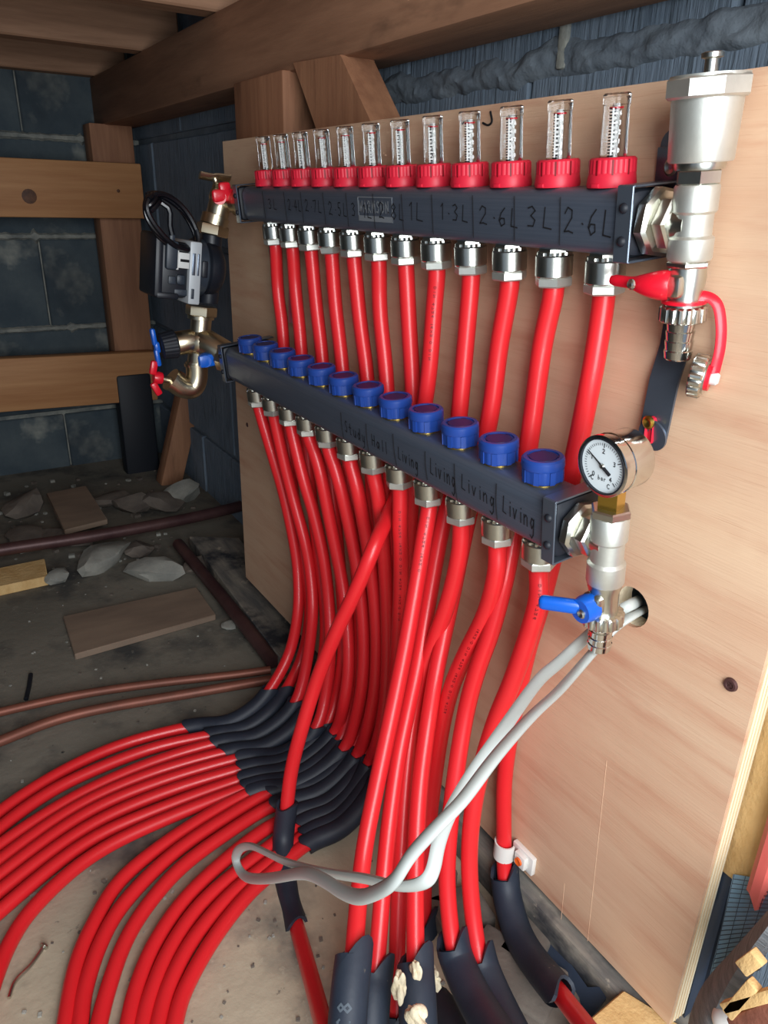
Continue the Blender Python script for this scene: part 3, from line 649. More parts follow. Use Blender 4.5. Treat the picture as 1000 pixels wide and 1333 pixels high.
# pressure gauge
gc = V(.6200, -.0665, -.1605)
pg = mthing('pressure_gauge', 'round chrome pressure gauge with a white dial on the lower manifold end', 'gauge', gc)
mg = axm((0, -1, 0), (0, 0, 0), up=(1, 0, 0))
GR = .0205
bm = B(); lathe(bm, [(0, -.026), (GR * .93, -.026), (GR * .97, -.024), (GR * .97, -.010), (GR * 1.0, -.0095), (GR * 1.0, -.0075), (GR * .97, -.007), (GR * .97, -.002), (GR * 1.02, -.0015), (GR * 1.02, .0015), (GR * .95, .0022), (GR * .90, .0022), (GR * .90, .0), (0, .0)], 64, mg)
gb = part('case', bm, 'chrome', pg)
bm = B(); lathe(bm, [(0, .0004), (GR * .88, .0004), (GR * .88, 0), (0, 0)], 48, mg); dl = part('dial', bm, 'dial', pg)
bm = B(); lathe(bm, [(GR * .88, .0002), (GR * .925, .0002), (GR * .925, .0024), (GR * .88, .0024), (GR * .88, .0002)], 48, mg); part('bezel_gasket', bm, 'rubber', pg)
bm = B()
def dialp(r, a, h=.0006): return Vector((r * math.sin(a), -h, r * math.cos(a)))
for k in range(41):
    a = math.radians(-135 + k * 270 / 40); r0 = GR * (.62 if k % 10 == 0 else .68); tube(bm, [dialp(r0, a), dialp(GR * .76, a)], .00016 if k % 10 else .0003, 4)
for k, tx in enumerate(('0', '1', '2', '3', '4')):
    a = math.radians(-135 + k * 67.5); c_ = dialp(GR * .50, a); strokes(bm, tx, lambda x_, y_, c_=c_: Vector((c_.x - .0012 + x_, -.0007, c_.z - .0015 + y_)), 0, .0022, .003, .0005)
strokes(bm, 'bar', lambda x_, y_: Vector((-.0035 + x_, -.0007, -.0100 + y_)), 0, .0020, .0030, .0004)
strokes(bm, 'C', lambda x_, y_: Vector((-.0095 + x_, -.0007, -.0118 + y_)), 0, .0026, .0032, .0005)
strokes(bm, 'C', lambda x_, y_: Vector((.0045 + x_, -.0007, -.0140 + y_)), 0, .0026, .0032, .0005)
part('markings', bm, 'ink', dl, smooth=0)
bm = B(); an = math.radians(-58); tube(bm, [dialp(GR * .72, an, .0014), dialp(0, an, .0014)], lambda i: .0003 if i == 0 else .0006, 6); tube(bm, [dialp(0, an, .0014), dialp(-GR * .38, an, .0014)], .0011, 6)
part('needle', bm, 'ink', pg)
bm = B(); lathe(bm, [(0, .0022), (.0014, .0022), (.0019, .0010), (0, .0010)], 16, mg); part('needle_hub', bm, 'nickel', pg)
bm = B(); hexn(bm, .0095, -.0355, -.0170, axm((0, 0, 1), (AX - gc.x, LY - gc.y, 0), up=(1, 1, 0)), n=4, ch=.06, a0=.3); part('stem', bm, 'brass', pg, label='square brass stem')

# ================================================================== PUMP AND MIXING SET (left)
XP = -.118
ps = mthing('mixing_valve_set', 'brass-coloured valve set with blue and red tap handles joining the manifolds left ends', 'valve', (0, 0, 0))
def N(y, z, x=XP): return V(x, y, z)
def seg_(bm, a, b, prof, seg=28, mi=0, fn=lathe, **k):
    m = axm(b - a, a); L_ = (b - a).length
    lathe(bm, [(r, t * L_) for r, t in prof], seg, m, mi, **k)
pipe_prof = lambda r: [(0, 0), (r * .95, 0), (r, .04), (r, .96), (r * .95, 1), (0, 1)]
T0, T1, T2 = N(-.0225, -.018), N(-.039, -.054), N(-.041, -.072)
bm = B(); seg_(bm, V(-.066, 0, -.0205), N(-.012, -.019), pipe_prof(.0135)); seg_(bm, V(-.070, 0, -.0205), V(-.082, -.003, -.02), [(0, 0), (.019, 0), (.021, .2), (.021, .8), (.019, 1), (0, 1)], 8); seg_(bm, V(-.084, -.003, -.02), V(-.094, -.006, -.02), pipe_prof(.0175)); part('top_union', bm, 'nickelwarm', ps)
bm = B(); seg_(bm, N(-.012, .0), N(-.030, -.040), pipe_prof(.0150)); bmesh.ops.create_uvsphere(bm, u_segments=20, v_segments=12, radius=.017, matrix=Matrix.Translation(N(-.018, -.014))); part('ball_valve_body', bm, 'nickelwarm', ps)
bm = B(); seg_(bm, N(-.022, .004), N(-.024, .012), pipe_prof(.0045)); tube(bm, crom([N(-.024 - .020, .016), N(-.028, .012), N(-.020, .012), N(-.002, .009)], 5), .0062, 12, sq=(1, .45)); part('vent_handle', bm, 'nickelwarm', ps)
bm = B(); piv = N(-.030, -.012, XP + .022); lathe(bm, [(0, -.008), (.009, -.008), (.010, 0), (.009, .008), (0, .008)], 20, axm((1, -.3, 0), piv)); box(bm, piv + V(.006, .004, .002), (.008, .030, .016), .004); box(bm, piv + V(.004, .008, .006), (.010, .016, .024), .004); part('handle', bm, 'redlever', ps, label='red butterfly handle')
bm = B(); seg_(bm, N(-.0295, -.036), N(-.0355, -.048), pipe_prof(.0185), 32); seg_(bm, N(-.0355, -.046), N(-.040, -.060), [(0, 0), (.021, .05), (.022, .2), (.022, .9), (.020, 1), (0, 1)], 6); part('pump_union', bm, 'nickelwarm', ps)
# below pump
bm = B(); seg_(bm, N(-.0700, -.150), N(-.0735, -.164), [(0, 0), (.021, .05), (.022, .2), (.022, .9), (.020, 1), (0, 1)], 6); seg_(bm, N(-.0735, -.163), N(-.0745, -.168), pipe_prof(.0185)); part('pump_union', bm, 'nickelwarm', ps)
bm = B(); seg_(bm, N(-.0730, -.166), N(-.0925, -.238), pipe_prof(.0145)); seg_(bm, N(-.080, -.196), N(-.116, -.196), pipe_prof(.0165)); 
seg_(bm, N(-.080, -.196), V(-.082, LY, -.221), pipe_prof(.0195)); bmesh.ops.create_uvsphere(bm, u_segments=20, v_segments=12, radius=.022, matrix=Matrix.Translation(N(-.080, -.200))); part('mixing_body', bm, 'nickelwarm', ps)
bm = B(); seg_(bm, V(-.092, LY - .008, -.219), V(-.078, LY - .001, -.2215), [(0, 0), (.019, 0), (.022, .15), (.022, .85), (.019, 1), (0, 1)], 8); seg_(bm, V(-.078, LY, -.2215), V(-.060, LY, -.2215), pipe_prof(.014)); part('union_nut', bm, 'nickelwarm', ps)
bm = B(); seg_(bm, N(-.116, -.196), N(-.138, -.196), [(0, 0), (.018, 0), (.0195, .1), (.0175, .95), (.015, 1), (0, 1)], 60, flute=.02, nfl=20); kn = part('thermostat_knob', bm, 'rubber', ps, label='black ribbed knob')
bm = B()
for s in (1, -1): box(bm, N(-.145, -.196 + s * .016 * .9, XP), (.010, .007, .024), .003)
box(bm, N(-.143, -.196, XP), (.010, .008, .016), .003); part('handle', bm, 'bluelever', ps, label='blue butterfly handle')
bm = B(); piv = N(-.0865, -.2200, XP + .026); lathe(bm, [(0, -.010), (.0085, -.010), (.0098, 0), (.0085, .008), (0, .008)], 20, axm((1, -.3, 0), piv)); box(bm, piv + V(.004, .004, .0), (.010, .030, .018), .004); part('handle', bm, 'bluelever', ps, label='blue lever')
bm = B(); pts = crom([N(-.0905, -.226), N(-.095, -.250), N(-.104, -.262), N(-.118, -.258), N(-.130, -.246)], 7); tube(bm, pts, .0155, 24); lathe(bm, [(0, 0), (.0175, 0), (.0175, .004), (0, .004)], 28, axm((0, -.1, -1), N(-.0912, -.228))); lathe(bm, [(0, 0), (.0170, 0), (.0170, .004), (0, .004)], 28, axm(pts[-1] - pts[-2], pts[-1])); part('elbow', bm, 'nickelwarm', ps)
bm = B(); seg_(bm, N(-.128, -.247), N(-.150, -.238), pipe_prof(.0045), 14); part('spindle', bm, 'nickelwarm', ps)
bm = B(); piv = N(-.150, -.238); lathe(bm, [(0, -.006), (.008, -.006), (.009, 0), (.007, .006), (0, .006)], 18, axm((0, -1, .3), piv))
for s in (1, -1): box(bm, piv + V(0, -.004 + s * .001, s * .015), (.008, .010, .020), .003, Matrix.Rotation(-s * .35, 3, 'X'))
part('handle', bm, 'redlever', ps, label='red butterfly handle')

pc = N(-.053, -.102)
pu = mthing('circulation_pump', 'black circulation pump with silver collar and a looped black lead', 'pump', pc)
tilt = Matrix.Rotation(math.radians(-13), 3, 'X'); pu.matrix_world = pu.matrix_world @ Matrix.Scale(.82, 4)
ydir = tilt @ V(0, -1, 0)
def PQ(y, z, x=0): return tilt @ V(x, y, z)
mp = axm(ydir, (0, 0, 0), up=(1, 0, 0))
bm = B(); lathe(bm, [(0, -.022), (.028, -.022), (.040, -.014), (.044, -.004), (.044, .006), (.036, .012), (0, .012)], 40, mp); seg_(bm, PQ(.004, .058), PQ(.004, -.056), pipe_prof(.017)); vo = part('volute', bm, 'black', pu)
bm = B(); lathe(bm, [(0, .010), (.043, .010), (.046, .013), (.046, .028), (.043, .031), (0, .031)], 48, mp); mr = part('motor_ring', bm, 'blackg', pu)
bm = B(); box(bm, PQ(-.021, .0, .0445), (.006, .010, .026), .002, tilt); part('badge', bm, 'black', mr)
bm = B(); box(bm, PQ(-.038, -.008, .002), (.094, .020, .098), .003, tilt); sp = part('silver_collar', bm, 'silverp', pu)
bm = B(); pass
for yy, zz, hh, ww in ((-.041, .006, .034, .0055), (-.0335, .006, .034, .0035), (-.041, -.040, .016, .005)):
    b2 = B(); box(b2, PQ(yy, zz, .049), (.002, ww, hh), .0008, tilt); part('recess', b2, 'blackg' if zz < 0 else 'strap', sp)
bm.free()
bm = B(); box(bm, PQ(-.070, -.006, 0), (.084, .046, .086), .006, tilt); box(bm, PQ(-.095, -.002, 0), (.090, .014, .098), .005, tilt); box(bm, PQ(-.080, -.047, .002), (.088, .036, .010), .003, tilt); ec = part('electronics_box', bm, 'black', pu)
bm = B(); box(bm, PQ(-.076, .016, .044), (.012, .020, .044), .004, tilt); box(bm, PQ(-.076, .042, .042), (.009, .010, .018), .004, tilt); part('cable_plug', bm, 'blackg', ec)
bm = B(); box(bm, PQ(-.058, .010, .045), (.006, .020, .024), .001, tilt); box(bm, PQ(-.068, .010, .0465), (.005, .005, .030), .001, tilt); box(bm, PQ(-.056, .010, .0485), (.002, .014, .004), 0, tilt, mi=1); part('white_connector', bm, ['whitep', 'ink'], ec)
bm = B(); box(bm, PQ(-.074, -.022, .0445), (.003, .012, .012), .001, tilt); box(bm, PQ(-.060, -.020, .0440), (.003, .014, .016), .004, tilt); box(bm, PQ(-.058, -.040, .040), (.006, .022, .010), .002, tilt); part('catch', bm, 'blackg', ec)
# coiled lead: a few turns hanging in a slanted loop above the box
bm = B(); cc = V(.040, -.060, .080)
e1, e2 = V(-.1, .66, -.74).normalized(), V(-.3, .74, .62).normalized()
def turn(a, k): return cc + e1 * (math.cos(a) * (.050 + .0015 * math.sin(k * .9))) + e2 * (math.sin(a) * (.030 + .0030 * math.sin(k * .5 + 1)))
pts = [PQ(-.076, .046, .044), PQ(-.080, .060, .044), PQ(-.084, .085, .044)]
for k in range(70):
    a = PI * .95 - k / 70 * 2 * PI * 3.4; p = turn(a, k); p.x += (k / 70 - .5) * .016; pts.append(p)
tube(bm, crom(pts, 3), .0044, 8)
kk = part('looped_lead', bm, 'cable', pu)
bm = B(); q = []
for k in range(26):
    a = k / 25 * 2 * PI * 2.4; c_ = cc - e1 * .050 + e1 * (k * .0007)
    q.append(c_ + V(.010 * math.cos(a), 0, 0) + e2 * (.013 * math.sin(a)))
tube(bm, crom(q, 4), .0036, 8); part('lead_wrap', bm, 'cable', kk)

# ================================================================== RED PIPES AND THEIR SLEEVES
ORD = ['first', 'second', 'third', 'fourth', 'fifth', 'sixth', 'seventh', 'eighth', 'ninth', 'tenth', 'eleventh', 'twelfth']
RP = 0.0081
def mo(i, low):      # pipe start, inside the outlet nut
    return (MR @ V(i * .05, LY, LZT - LH - .022), MR @ V(i * .05, LY, LZT - LH - .034)) if low else (MR @ V(i * .05, 0, -BH - .022), MR @ V(i * .05, 0, -BH - .036))
def route(i, low, ups, end, mid, tails):
    a, b = mo(i, low); pts = [a, b] + [P(u, v, 'y', y) for u, v, y in ups]
    n_up = len(pts)
    for p in end: pts.append(P(*p))
    return pts
def pipe(path_pts, label, group, idx0=None, idx1=None, rs=.0125, lab2=None, smat='lag', cut=(.012, .012), nsub=7, sleeve_label=None):
    pts = relax(crom(path_pts, nsub), 3)
    bm = B(); tube(bm, pts, RP, 14); o = solo('red_pipe', bm, 'red', label, 'pipe', group)
    if idx0 is not None:
        s = pts[idx0 * nsub: idx1 * nsub + 1]
        bm = B(); th = .0032
        rin = rs - th; n_ = len(s)
        tube(bm, s, rs, 18, caps=False, cut0=cut[0], cut1=cut[1]); 
        # inner skin
        tube(bm, s, rin, 18, caps=False, cut0=cut[0], cut1=cut[1])
        bm.verts.ensure_lookup_table(); K = n_ * 18
        for base in (0, (n_ - 1) * 18):
            for j in range(18):
                k = (j + 1) % 18
                bm.faces.new((bm.verts[base + j], bm.verts[base + k], bm.verts[K + base + k], bm.verts[K + base + j]))
        solo('pipe_sleeve', bm, smat, sleeve_label, 'sleeve', lab2)
    return o, pts

# upper parts of the cluster pipes: (u, v, y) down to the sleeve mouth
LOWUP = {
 0: [(354, 589, -.014), (369, 641, -.004), (382, 701, .002), (388, 745, .002), (388, 797, -.008), (377, 850, -.026)],
 1: [(369, 597, -.016), (382, 649, -.008), (396, 701, -.002), (404, 745, .000), (407, 800, -.008), (399, 865, -.022)],
 2: [(395, 623, -.016), (408, 667, -.008), (421, 724, -.002), (428, 784, -.002), (430, 850, -.012), (424, 905, -.024)],
 3: [(416, 610, -.018), (432, 690, -.008), (444, 750, -.002), (452, 810, -.004), (454, 870, -.012), (448, 915, -.022)],
 4: [(441, 625, -.018), (456, 690, -.008), (468, 760, -.002), (474, 830, -.004), (472, 890, -.012), (462, 940, -.020)],
 5: [(466, 640, -.018), (477, 700, -.008), (487, 770, -.002), (491, 840, -.004), (488, 900, -.010), (478, 950, -.018)],
 6: [(493, 650, -.018), (500, 720, -.008), (504, 790, -.002), (505, 860, -.004), (501, 920, -.010), (492, 965, -.018)],
 7: [(521, 680, -.022), (522, 745, -.022), (519, 822, -.018), (514, 887, -.018), (506, 950, -.022)],
}
TOPUP = {
 0: [(362, 380, .012), (369, 440, .012), (372, 540, .012), (382, 640, .013), (398, 740, .013), (403, 800, .008), (393, 855, -.006)],
 1: [(385, 380, .012), (392, 450, .012), (398, 560, .012), (408, 670, .013), (420, 760, .013), (424, 830, .004), (413, 890, -.008)],
 2: [(412, 400, .012), (420, 470, .012), (428, 590, .012), (438, 690, .013), (446, 780, .013), (447, 850, .004), (438, 905, -.006)],
 3: [(437, 400, .012), (446, 480, .012), (454, 600, .012), (462, 710, .013), (468, 800, .013), (466, 870, .004), (457, 920, -.006)],
 4: [(469, 420, .012), (479, 500, .012), (484, 620, .012), (488, 720, .013), (490, 810, .013), (486, 880, .004), (474, 935, -.004)],
 5: [(495, 410, .012), (504, 500, .012), (508, 620, .012), (508, 720, .013), (507, 820, .013), (502, 900, .006), (490, 950, -.002)],
 6: [(533, 430, .012), (538, 523, .012), (537, 640, .012), (531, 740, .013), (525, 830, .012), (515, 910, .006), (503, 965, -.002)],
}
ENDS = [('L', 0, (352, 897)), ('T', 0, (373, 897)), ('L', 1, (386, 912)), ('T', 1, (399, 925)), ('L', 2, (413, 945)), ('T', 2, (426, 943)), ('L', 3, (438, 950)), ('T', 3, (444, 962)),
        ('L', 4, (450, 972)), ('T', 4, (459, 976)), ('L', 5, (467, 980)), ('T', 5, (475, 985)), ('L', 6, (482, 990)), ('T', 6, (488, 997)), ('L', 7, (494, 1008))]
TAILS = [
 [(248, 946), (162, 968), (81, 1004), (0, 1056), (-60, 1110)],
 [(276, 957), (195, 975), (97, 1014), (32, 1053), (-30, 1103)],
 [(284, 967), (195, 994), (97, 1038), (0, 1100), (-40, 1136)],
 [(296, 979), (195, 1008), (97, 1052), (0, 1120), (-40, 1155)],
 [(318, 986), (211, 1017), (110, 1060), (0, 1139), (-40, 1175)],
 [(319, 1000), (211, 1033), (110, 1079), (0, 1160), (-40, 1196)],
 [(320, 1013), (211, 1052), (110, 1098), (0, 1186), (-40, 1225)],
 [(325, 1024), (195, 1075), (114, 1118), (49, 1176), (14, 1225), (-12, 1290), (-24, 1350)],
 [(330, 1030), (244, 1078), (162, 1140), (123, 1200), (99, 1257), (85, 1333), (80, 1370)],
 [(356, 1030), (305, 1058), (227, 1110), (162, 1175), (130, 1230), (110, 1290), (104, 1333), (98, 1370)],
 [(360, 1047), (318, 1070), (244, 1122), (195, 1175), (162, 1228), (140, 1290), (129, 1333), (122, 1370)],
 [(384, 1060), (330, 1090), (250, 1160), (203, 1225), (178, 1285), (167, 1333), (160, 1370)],
 [(394, 1072), (335, 1115), (268, 1170), (224, 1230), (198, 1290), (186, 1333), (180, 1370)],
 [(400, 1086), (345, 1128), (300, 1165), (252, 1222), (220, 1283), (206, 1333), (200, 1370)],
 [(400, 1098), (352, 1138), (318, 1170), (276, 1225), (240, 1290), (226, 1340), (220, 1370)],
]
CL = 'red heating pipes fanning over the floor to the left'
SL = 'black sleeves on the fan of pipes'
n = len(ENDS)
for k, (kind, i, e) in enumerate(ENDS):
    low = kind == 'L'
    a, b = mo(i, low); ups = (LOWUP if low else TOPUP)[i]
    pts = [a, b] + [P(u, v, 'y', y) for u, v, y in ups]
    zodd = .006 if k % 2 else 0.0
    ze = -.668 if low else -.674
    E_ = P(e[0], e[1], 'z', ze); pts.append(E_); i0 = len(pts) - 1
    t0 = TAILS[k][0]
    for f, dz in ((.30, -.690), (.64, -.7040)):
        u = e[0] + (t0[0] - e[0]) * f + 9 * math.sin(PI * f); v = e[1] + (t0[1] - e[1]) * f + 15 * math.sin(PI * f)
        pts.append(P(u, v, 'z', dz))
    pts.append(P(t0[0], t0[1], 'z', -.7095)); i1 = len(pts) - 1
    for u, v in TAILS[k][1:]: pts.append(P(u, v, 'z', ZF + RP + .0004 + (.0 if k != 2 else 0)))
    where = ('lower outlet' if low else 'upper outlet')
    pipe(pts, f'red pipe from the {ORD[i]} {where} from the left, curving left across the floor', CL, i0, i1, .0120, SL, 'lag', (.008, .014),
         sleeve_label=f'black sleeve round the {ORD[k] if k < 12 else ["thirteenth", "fourteenth", "fifteenth"][k - 12]} pipe of the fan counted from the rear wall side')

# straight-falling group at the right
RG = 'red heating pipes dropping at the front of the board'
RS = 'black foam lagging at the front'
def fall(i, low, ups, end, sl, label, slabel, rs=.0160, smat='lagdust', cut=(.020, .0), extra=None):
    a, b = mo(i, low); pts = [a, b] + [P(*q) if len(q) == 4 else P(q[0], q[1], 'y', q[2]) for q in ups]
    pts.append(P(end[0], end[1], 'y', end[2])); i0 = len(pts) - 1
    for q in sl: pts.append(P(q[0], q[1], 'y', q[2]))
    i1 = len(pts) - 1
    for q in (extra or []): pts.append(P(q[0], q[1], 'y', q[2]))
    return pipe(pts, label, RG, i0, i1, rs, RS, smat, cut, sleeve_label=slabel)
# crossing pipe
res = fall(7, False, [(565, 404, .010), (557, 500, .008), (540, 590, .006), (514, 652, -.004), (490, 705, -.050), (465, 765, -.070), (438, 822, -.085), (413, 884, -.100), (394, 945, -.118), (380, 1000, -.130)],
     (374, 1046, -.140), [(369, 1090, -.150), (370, 1130, -.162), (376, 1170, -.172), (386, 1205, -.180)],
     'red pipe slanting in front of the others into its own sleeve', 'tall black sleeve standing on the floor below the slanting red pipe', .0125, 'lag', (.006, .012),
     extra=[(402, 1262, -.199), (415, 1310, -.215), (428, 1360, -.232)])
fall(8, True, [(552, 700, -.030), (544, 750, -.040), (530, 830, -.060), (514, 910, -.082), (495, 1000, -.110), (476, 1095, -.140), (467, 1170, -.165)], (461, 1240, -.188), [(456, 1285, -.202), (452, 1335, -.215), (450, 1390, -.228)],
     'red pipe from the ninth lower outlet, leftmost of the bright pair falling at the front', 'black lagging at the bottom edge with moulded figures, leftmost of the row')
fall(8, False, [(606, 450, .010), (598, 540, .008), (586, 640, .004), (572, 705, -.006), (557, 790, -.024), (545, 860, -.046), (530, 930, -.066), (518, 990, -.085), (507, 1070, -.108), (499, 1150, -.132)], (490, 1258, -.160), [(485, 1300, -.174), (482, 1345, -.186), (480, 1390, -.196)],
     'red pipe from the ninth flow meter, second of the bright pair falling at the front', 'black lagging second from the left along the bottom edge')
fall(9, True, [(598, 722, -.022), (586, 775, -.026), (569, 825, -.032), (551, 876, -.042), (538, 935, -.056), (530, 1000, -.074), (524, 1080, -.094), (519, 1170, -.114), (517, 1250, -.132)], (517, 1315, -.146), [(517, 1345, -.152), (518, 1390, -.160)],
     'red pipe from the tenth lower outlet, shaded behind the bright pair', 'black lagging mouth low behind the foam-splashed one', .0150)
fall(9, False, [(650, 450, .010), (640, 530, .008), (624, 610, .004), (606, 690, -.002), (590, 770, -.014), (579, 822, -.026), (567, 880, -.042), (556, 950, -.058), (546, 1030, -.082), (541, 1130, -.108)], (541, 1248, -.138), [(543, 1290, -.150), (545, 1340, -.162), (546, 1390, -.172)],
     'red pipe from the tenth flow meter, entering the foam-splashed black lagging', 'black lagging splashed with cream foam')
fall(10, True, [(646, 748, -.022), (632, 800, -.024), (607, 850, -.030), (588, 895, -.034), (576, 945, -.038), (567, 1003, -.044), (560, 1060, -.050), (554, 1120, -.056)], (552, 1192, -.064), [(554, 1235, -.072), (564, 1285, -.086), (588, 1340, -.108), (600, 1370, -.12)],
     'red pipe from the eleventh lower outlet, passing behind its neighbour with printed text', 'black lagging in shadow behind the foam-splashed one', .0150)
fall(10, False, [(706, 450, .010), (694, 540, .008), (682, 620, .004), (668, 700, -.002), (656, 760, -.012), (640, 820, -.022), (622, 870, -.032), (607, 925, -.042), (594, 1003, -.058), (585, 1080, -.072), (582, 1150, -.082)], (589, 1225, -.090), [(600, 1262, -.094), (622, 1308, -.104), (648, 1350, -.116), (665, 1380, -.126)],
     'red pipe from the eleventh flow meter, left of the last two before the clipped one', 'black dusty lagging bending right, left one of two')
fall(11, True, [(701, 780, -.022), (688, 827, -.026), (667, 887, -.032), (645, 940, -.038), (626, 1003, -.046), (615, 1060, -.054), (611, 1120, -.060), (615, 1185, -.066)], (624, 1245, -.072), [(636, 1280, -.076), (654, 1320, -.084), (676, 1365, -.096)],
     'red pipe from the twelfth lower outlet, bowing out below the grey cable', 'black dusty lagging bending right, right one of two')
fall(11, False, [(772, 480, .010), (752, 580, .009), (730, 680, .009), (706, 780, .010), (686, 850, .012), (669, 930, .014), (657, 1010, .0155), (656, 1080, .0158)], (657, 1135, .012), [(662, 1175, .004), (676, 1220, -.008), (700, 1258, -.022), (728, 1292, -.040)],
     'red pipe from the last flow meter held to the board by the white clip', 'long black lagging curving along the foot of the board', .0150, 'lagdust', (.020, .034), extra=[(748, 1318, -.052), (775, 1352, -.070)])

# printed text along two pipes
def pipe_print(i, low, ups, text, side, s0, cw=.0030, h=.0020):
    a, b = mo(i, low); pts = relax(crom([a, b] + [P(u, v, 'y', y) for u, v, y in ups], 14), 4)
    F = []; acc = [0]
    for p, q in zip(pts, pts[1:]): acc.append(acc[-1] + (q - p).length)
    def fn(x, y):
        s = s0 + x; k = max(j for j in range(len(acc)) if acc[j] <= s) if s > 0 else 0; k = min(k, len(pts) - 2)
        f = (s - acc[k]) / max(acc[k + 1] - acc[k], 1e-9); p = pts[k].lerp(pts[k + 1], f); t_ = (pts[k + 1] - pts[k]).normalized()
        d = side - t_ * side.dot(t_); d.normalize(); c = t_.cross(d); an = y / RP
        return p + (d * math.cos(an) + c * math.sin(an)) * (RP + .0003)
    bm = B(); strokes(bm, text, fn, 0, cw, h, .00045); return bm
toc = (CAM_P - V(.4, 0, -.4)).normalized()
redpipes = [o for o in bpy.data.objects if o.name.startswith('red_pipe')]
def attach_print(bm, key):
    for o in redpipes:
        if key in o['label']:
            for v in bm.verts: v.co -= o.location
            part('printed_text', bm, 'inkred', o, smooth=0)
attach_print(pipe_print(7, True, LOWUP[7], 'DIN 4726 16X2.0 DIN 4726 16X2.0 DIN', (toc + V(.25, .0, 0)).normalized(), .03), 'eighth lower outlet')
attach_print(pipe_print(8, True, [(552, 700, -.030), (544, 750, -.040), (530, 830, -.060)], 'DIN 4726 16X2.0', (toc + V(.25, .1, 0)).normalized(), .02), 'ninth lower outlet')
attach_print(pipe_print(10, True, [(646, 748, -.022), (632, 800, -.024), (607, 850, -.030), (588, 895, -.034), (576, 945, -.038), (567, 1003, -.044), (560, 1060, -.050), (554, 1120, -.056)], '16X2.0 DIN 4726 16X2.0 DIN 4726', (toc + V(.1, .0, 0)).normalized(), .09), 'eleventh lower outlet')
attach_print(pipe_print(7, False, [(565, 404, .010), (557, 500, .008), (540, 590, .006), (514, 652, -.004)], 'DIN 4726 16X2.0 DIN', (toc + V(.1, .0, 0)).normalized(), .02), 'slanting in front')
attach_print(pipe_print(11, True, [(701, 780, -.022), (688, 827, -.026), (667, 887, -.032)], 'DIN 4726', (toc + V(.1, .0, 0)).normalized(), .02), 'twelfth lower outlet')

pr_ = [P(u, v, 'y', y) for u, v, y in ((461, 1240, -.188), (456, 1285, -.202), (452, 1335, -.215), (450, 1390, -.228))]
pq = relax(crom(pr_, 12), 3)
def onlag(x, y):
    k = min(int(x / .0030), len(pq) - 2); acc_ = 0; i_ = 0
    while i_ < len(pq) - 2 and acc_ + (pq[i_ + 1] - pq[i_]).length < x: acc_ += (pq[i_ + 1] - pq[i_]).length; i_ += 1
    t_ = (pq[i_ + 1] - pq[i_]).normalized(); p = pq[i_] + t_ * (x - acc_); d = (CAM_P - p); d = (d - t_ * d.dot(t_)).normalized(); c = t_.cross(d); an = (y - .002) / .016
    return p + (d * math.cos(an) + c * math.sin(an)) * .0164
bm = B(); strokes(bm, '818', lambda x, y: onlag(x + .036, y), 0, .0080, .0105, .0017)
for o in list(bpy.data.objects):
    if o.get('label', '').startswith('black lagging at the bottom edge'):
        for v in bm.verts: v.co -= o.location
        part('moulded_figures', bm, 'figs', o, smooth=0); break

# cream foam splashes on the lagging
for c, s, sd, lab in (((521, 1285, -.168), (.012, .010, .030), 3, 'cream foam drip running down the left side of the splashed lagging'), ((541, 1262, -.150), (.010, .006, .018), 5, 'small cream foam dab at the mouth of the splashed lagging'), ((566, 1272, -.108), (.018, .010, .020), 7, 'round cream foam blob on the shaded lagging'), ((545, 1326, -.180), (.024, .012, .014), 9, 'cream foam lump at the bottom edge of the picture')):
    bm = B(); r_ = bmesh.ops.create_icosphere(bm, subdivisions=4, radius=.5)
    for v in bm.verts:
        q = v.co.copy(); f = 1 + .9 * mn.noise(q * 2.2 + Vector((sd, 0, 0))) + .12 * mn.noise(q * 8 + Vector((0, sd, 0))); v.co = Vector((q.x * s[0] * f, q.y * s[1] * f, q.z * s[2] * f)) + P(c[0], c[1], 'y', c[2])
    solo('foam_splash', bm, 'foam', lab, 'foam', 'expanding foam splashes', smooth=80)

# pipe clip
cl = P(669, 1098, 'y', YB); t = thing('pipe_clip', 'white plastic pipe clip with an orange plug screwed to the board', 'clip', cl)
bm = B(); q = []
for k in range(20):
    a = -PI * 1.15 + k / 19 * PI * 1.25; q.append(V(math.cos(a) * .0112, -.0125 + math.sin(a) * .0112, 0))
w_ = .010
for p_, q_ in zip(q, q[1:]):
    d = (q_ - p_).normalized(); nrm = V(d.y, -d.x, 0) * .0016
    vs = [bm.verts.new(p_ + V(0, 0, s * w_)) for s in (-1, 1)] + [bm.verts.new(q_ + V(0, 0, s * w_)) for s in (1, -1)] + [bm.verts.new(p_ - nrm + V(0, 0, s * w_)) for s in (-1, 1)] + [bm.verts.new(q_ - nrm + V(0, 0, s * w_)) for s in (1, -1)]
    for f in ((0, 1, 2, 3), (4, 5, 6, 7), (0, 3, 7, 4), (1, 2, 6, 5)): bm.faces.new([vs[k] for k in f])
bmesh.ops.remove_doubles(bm, verts=bm.verts, dist=1e-5)
part('pipe_loop', bm, 'clip', t)
bm = B(); box(bm, (.019, -.0028, 0), (.030, .0056, .022), .001); box(bm, (.020, -.008, 0), (.015, .006, .016), .0015); part('fixing_tab', bm, 'clip', t)
bm = B(); lathe(bm, [(0, .0006), (.0022, .0010), (.0042, .0020), (.0046, 0)], 20, axm((0, -1, 0), (.020, -.011, 0))); part('plug', bm, 'orange', t)

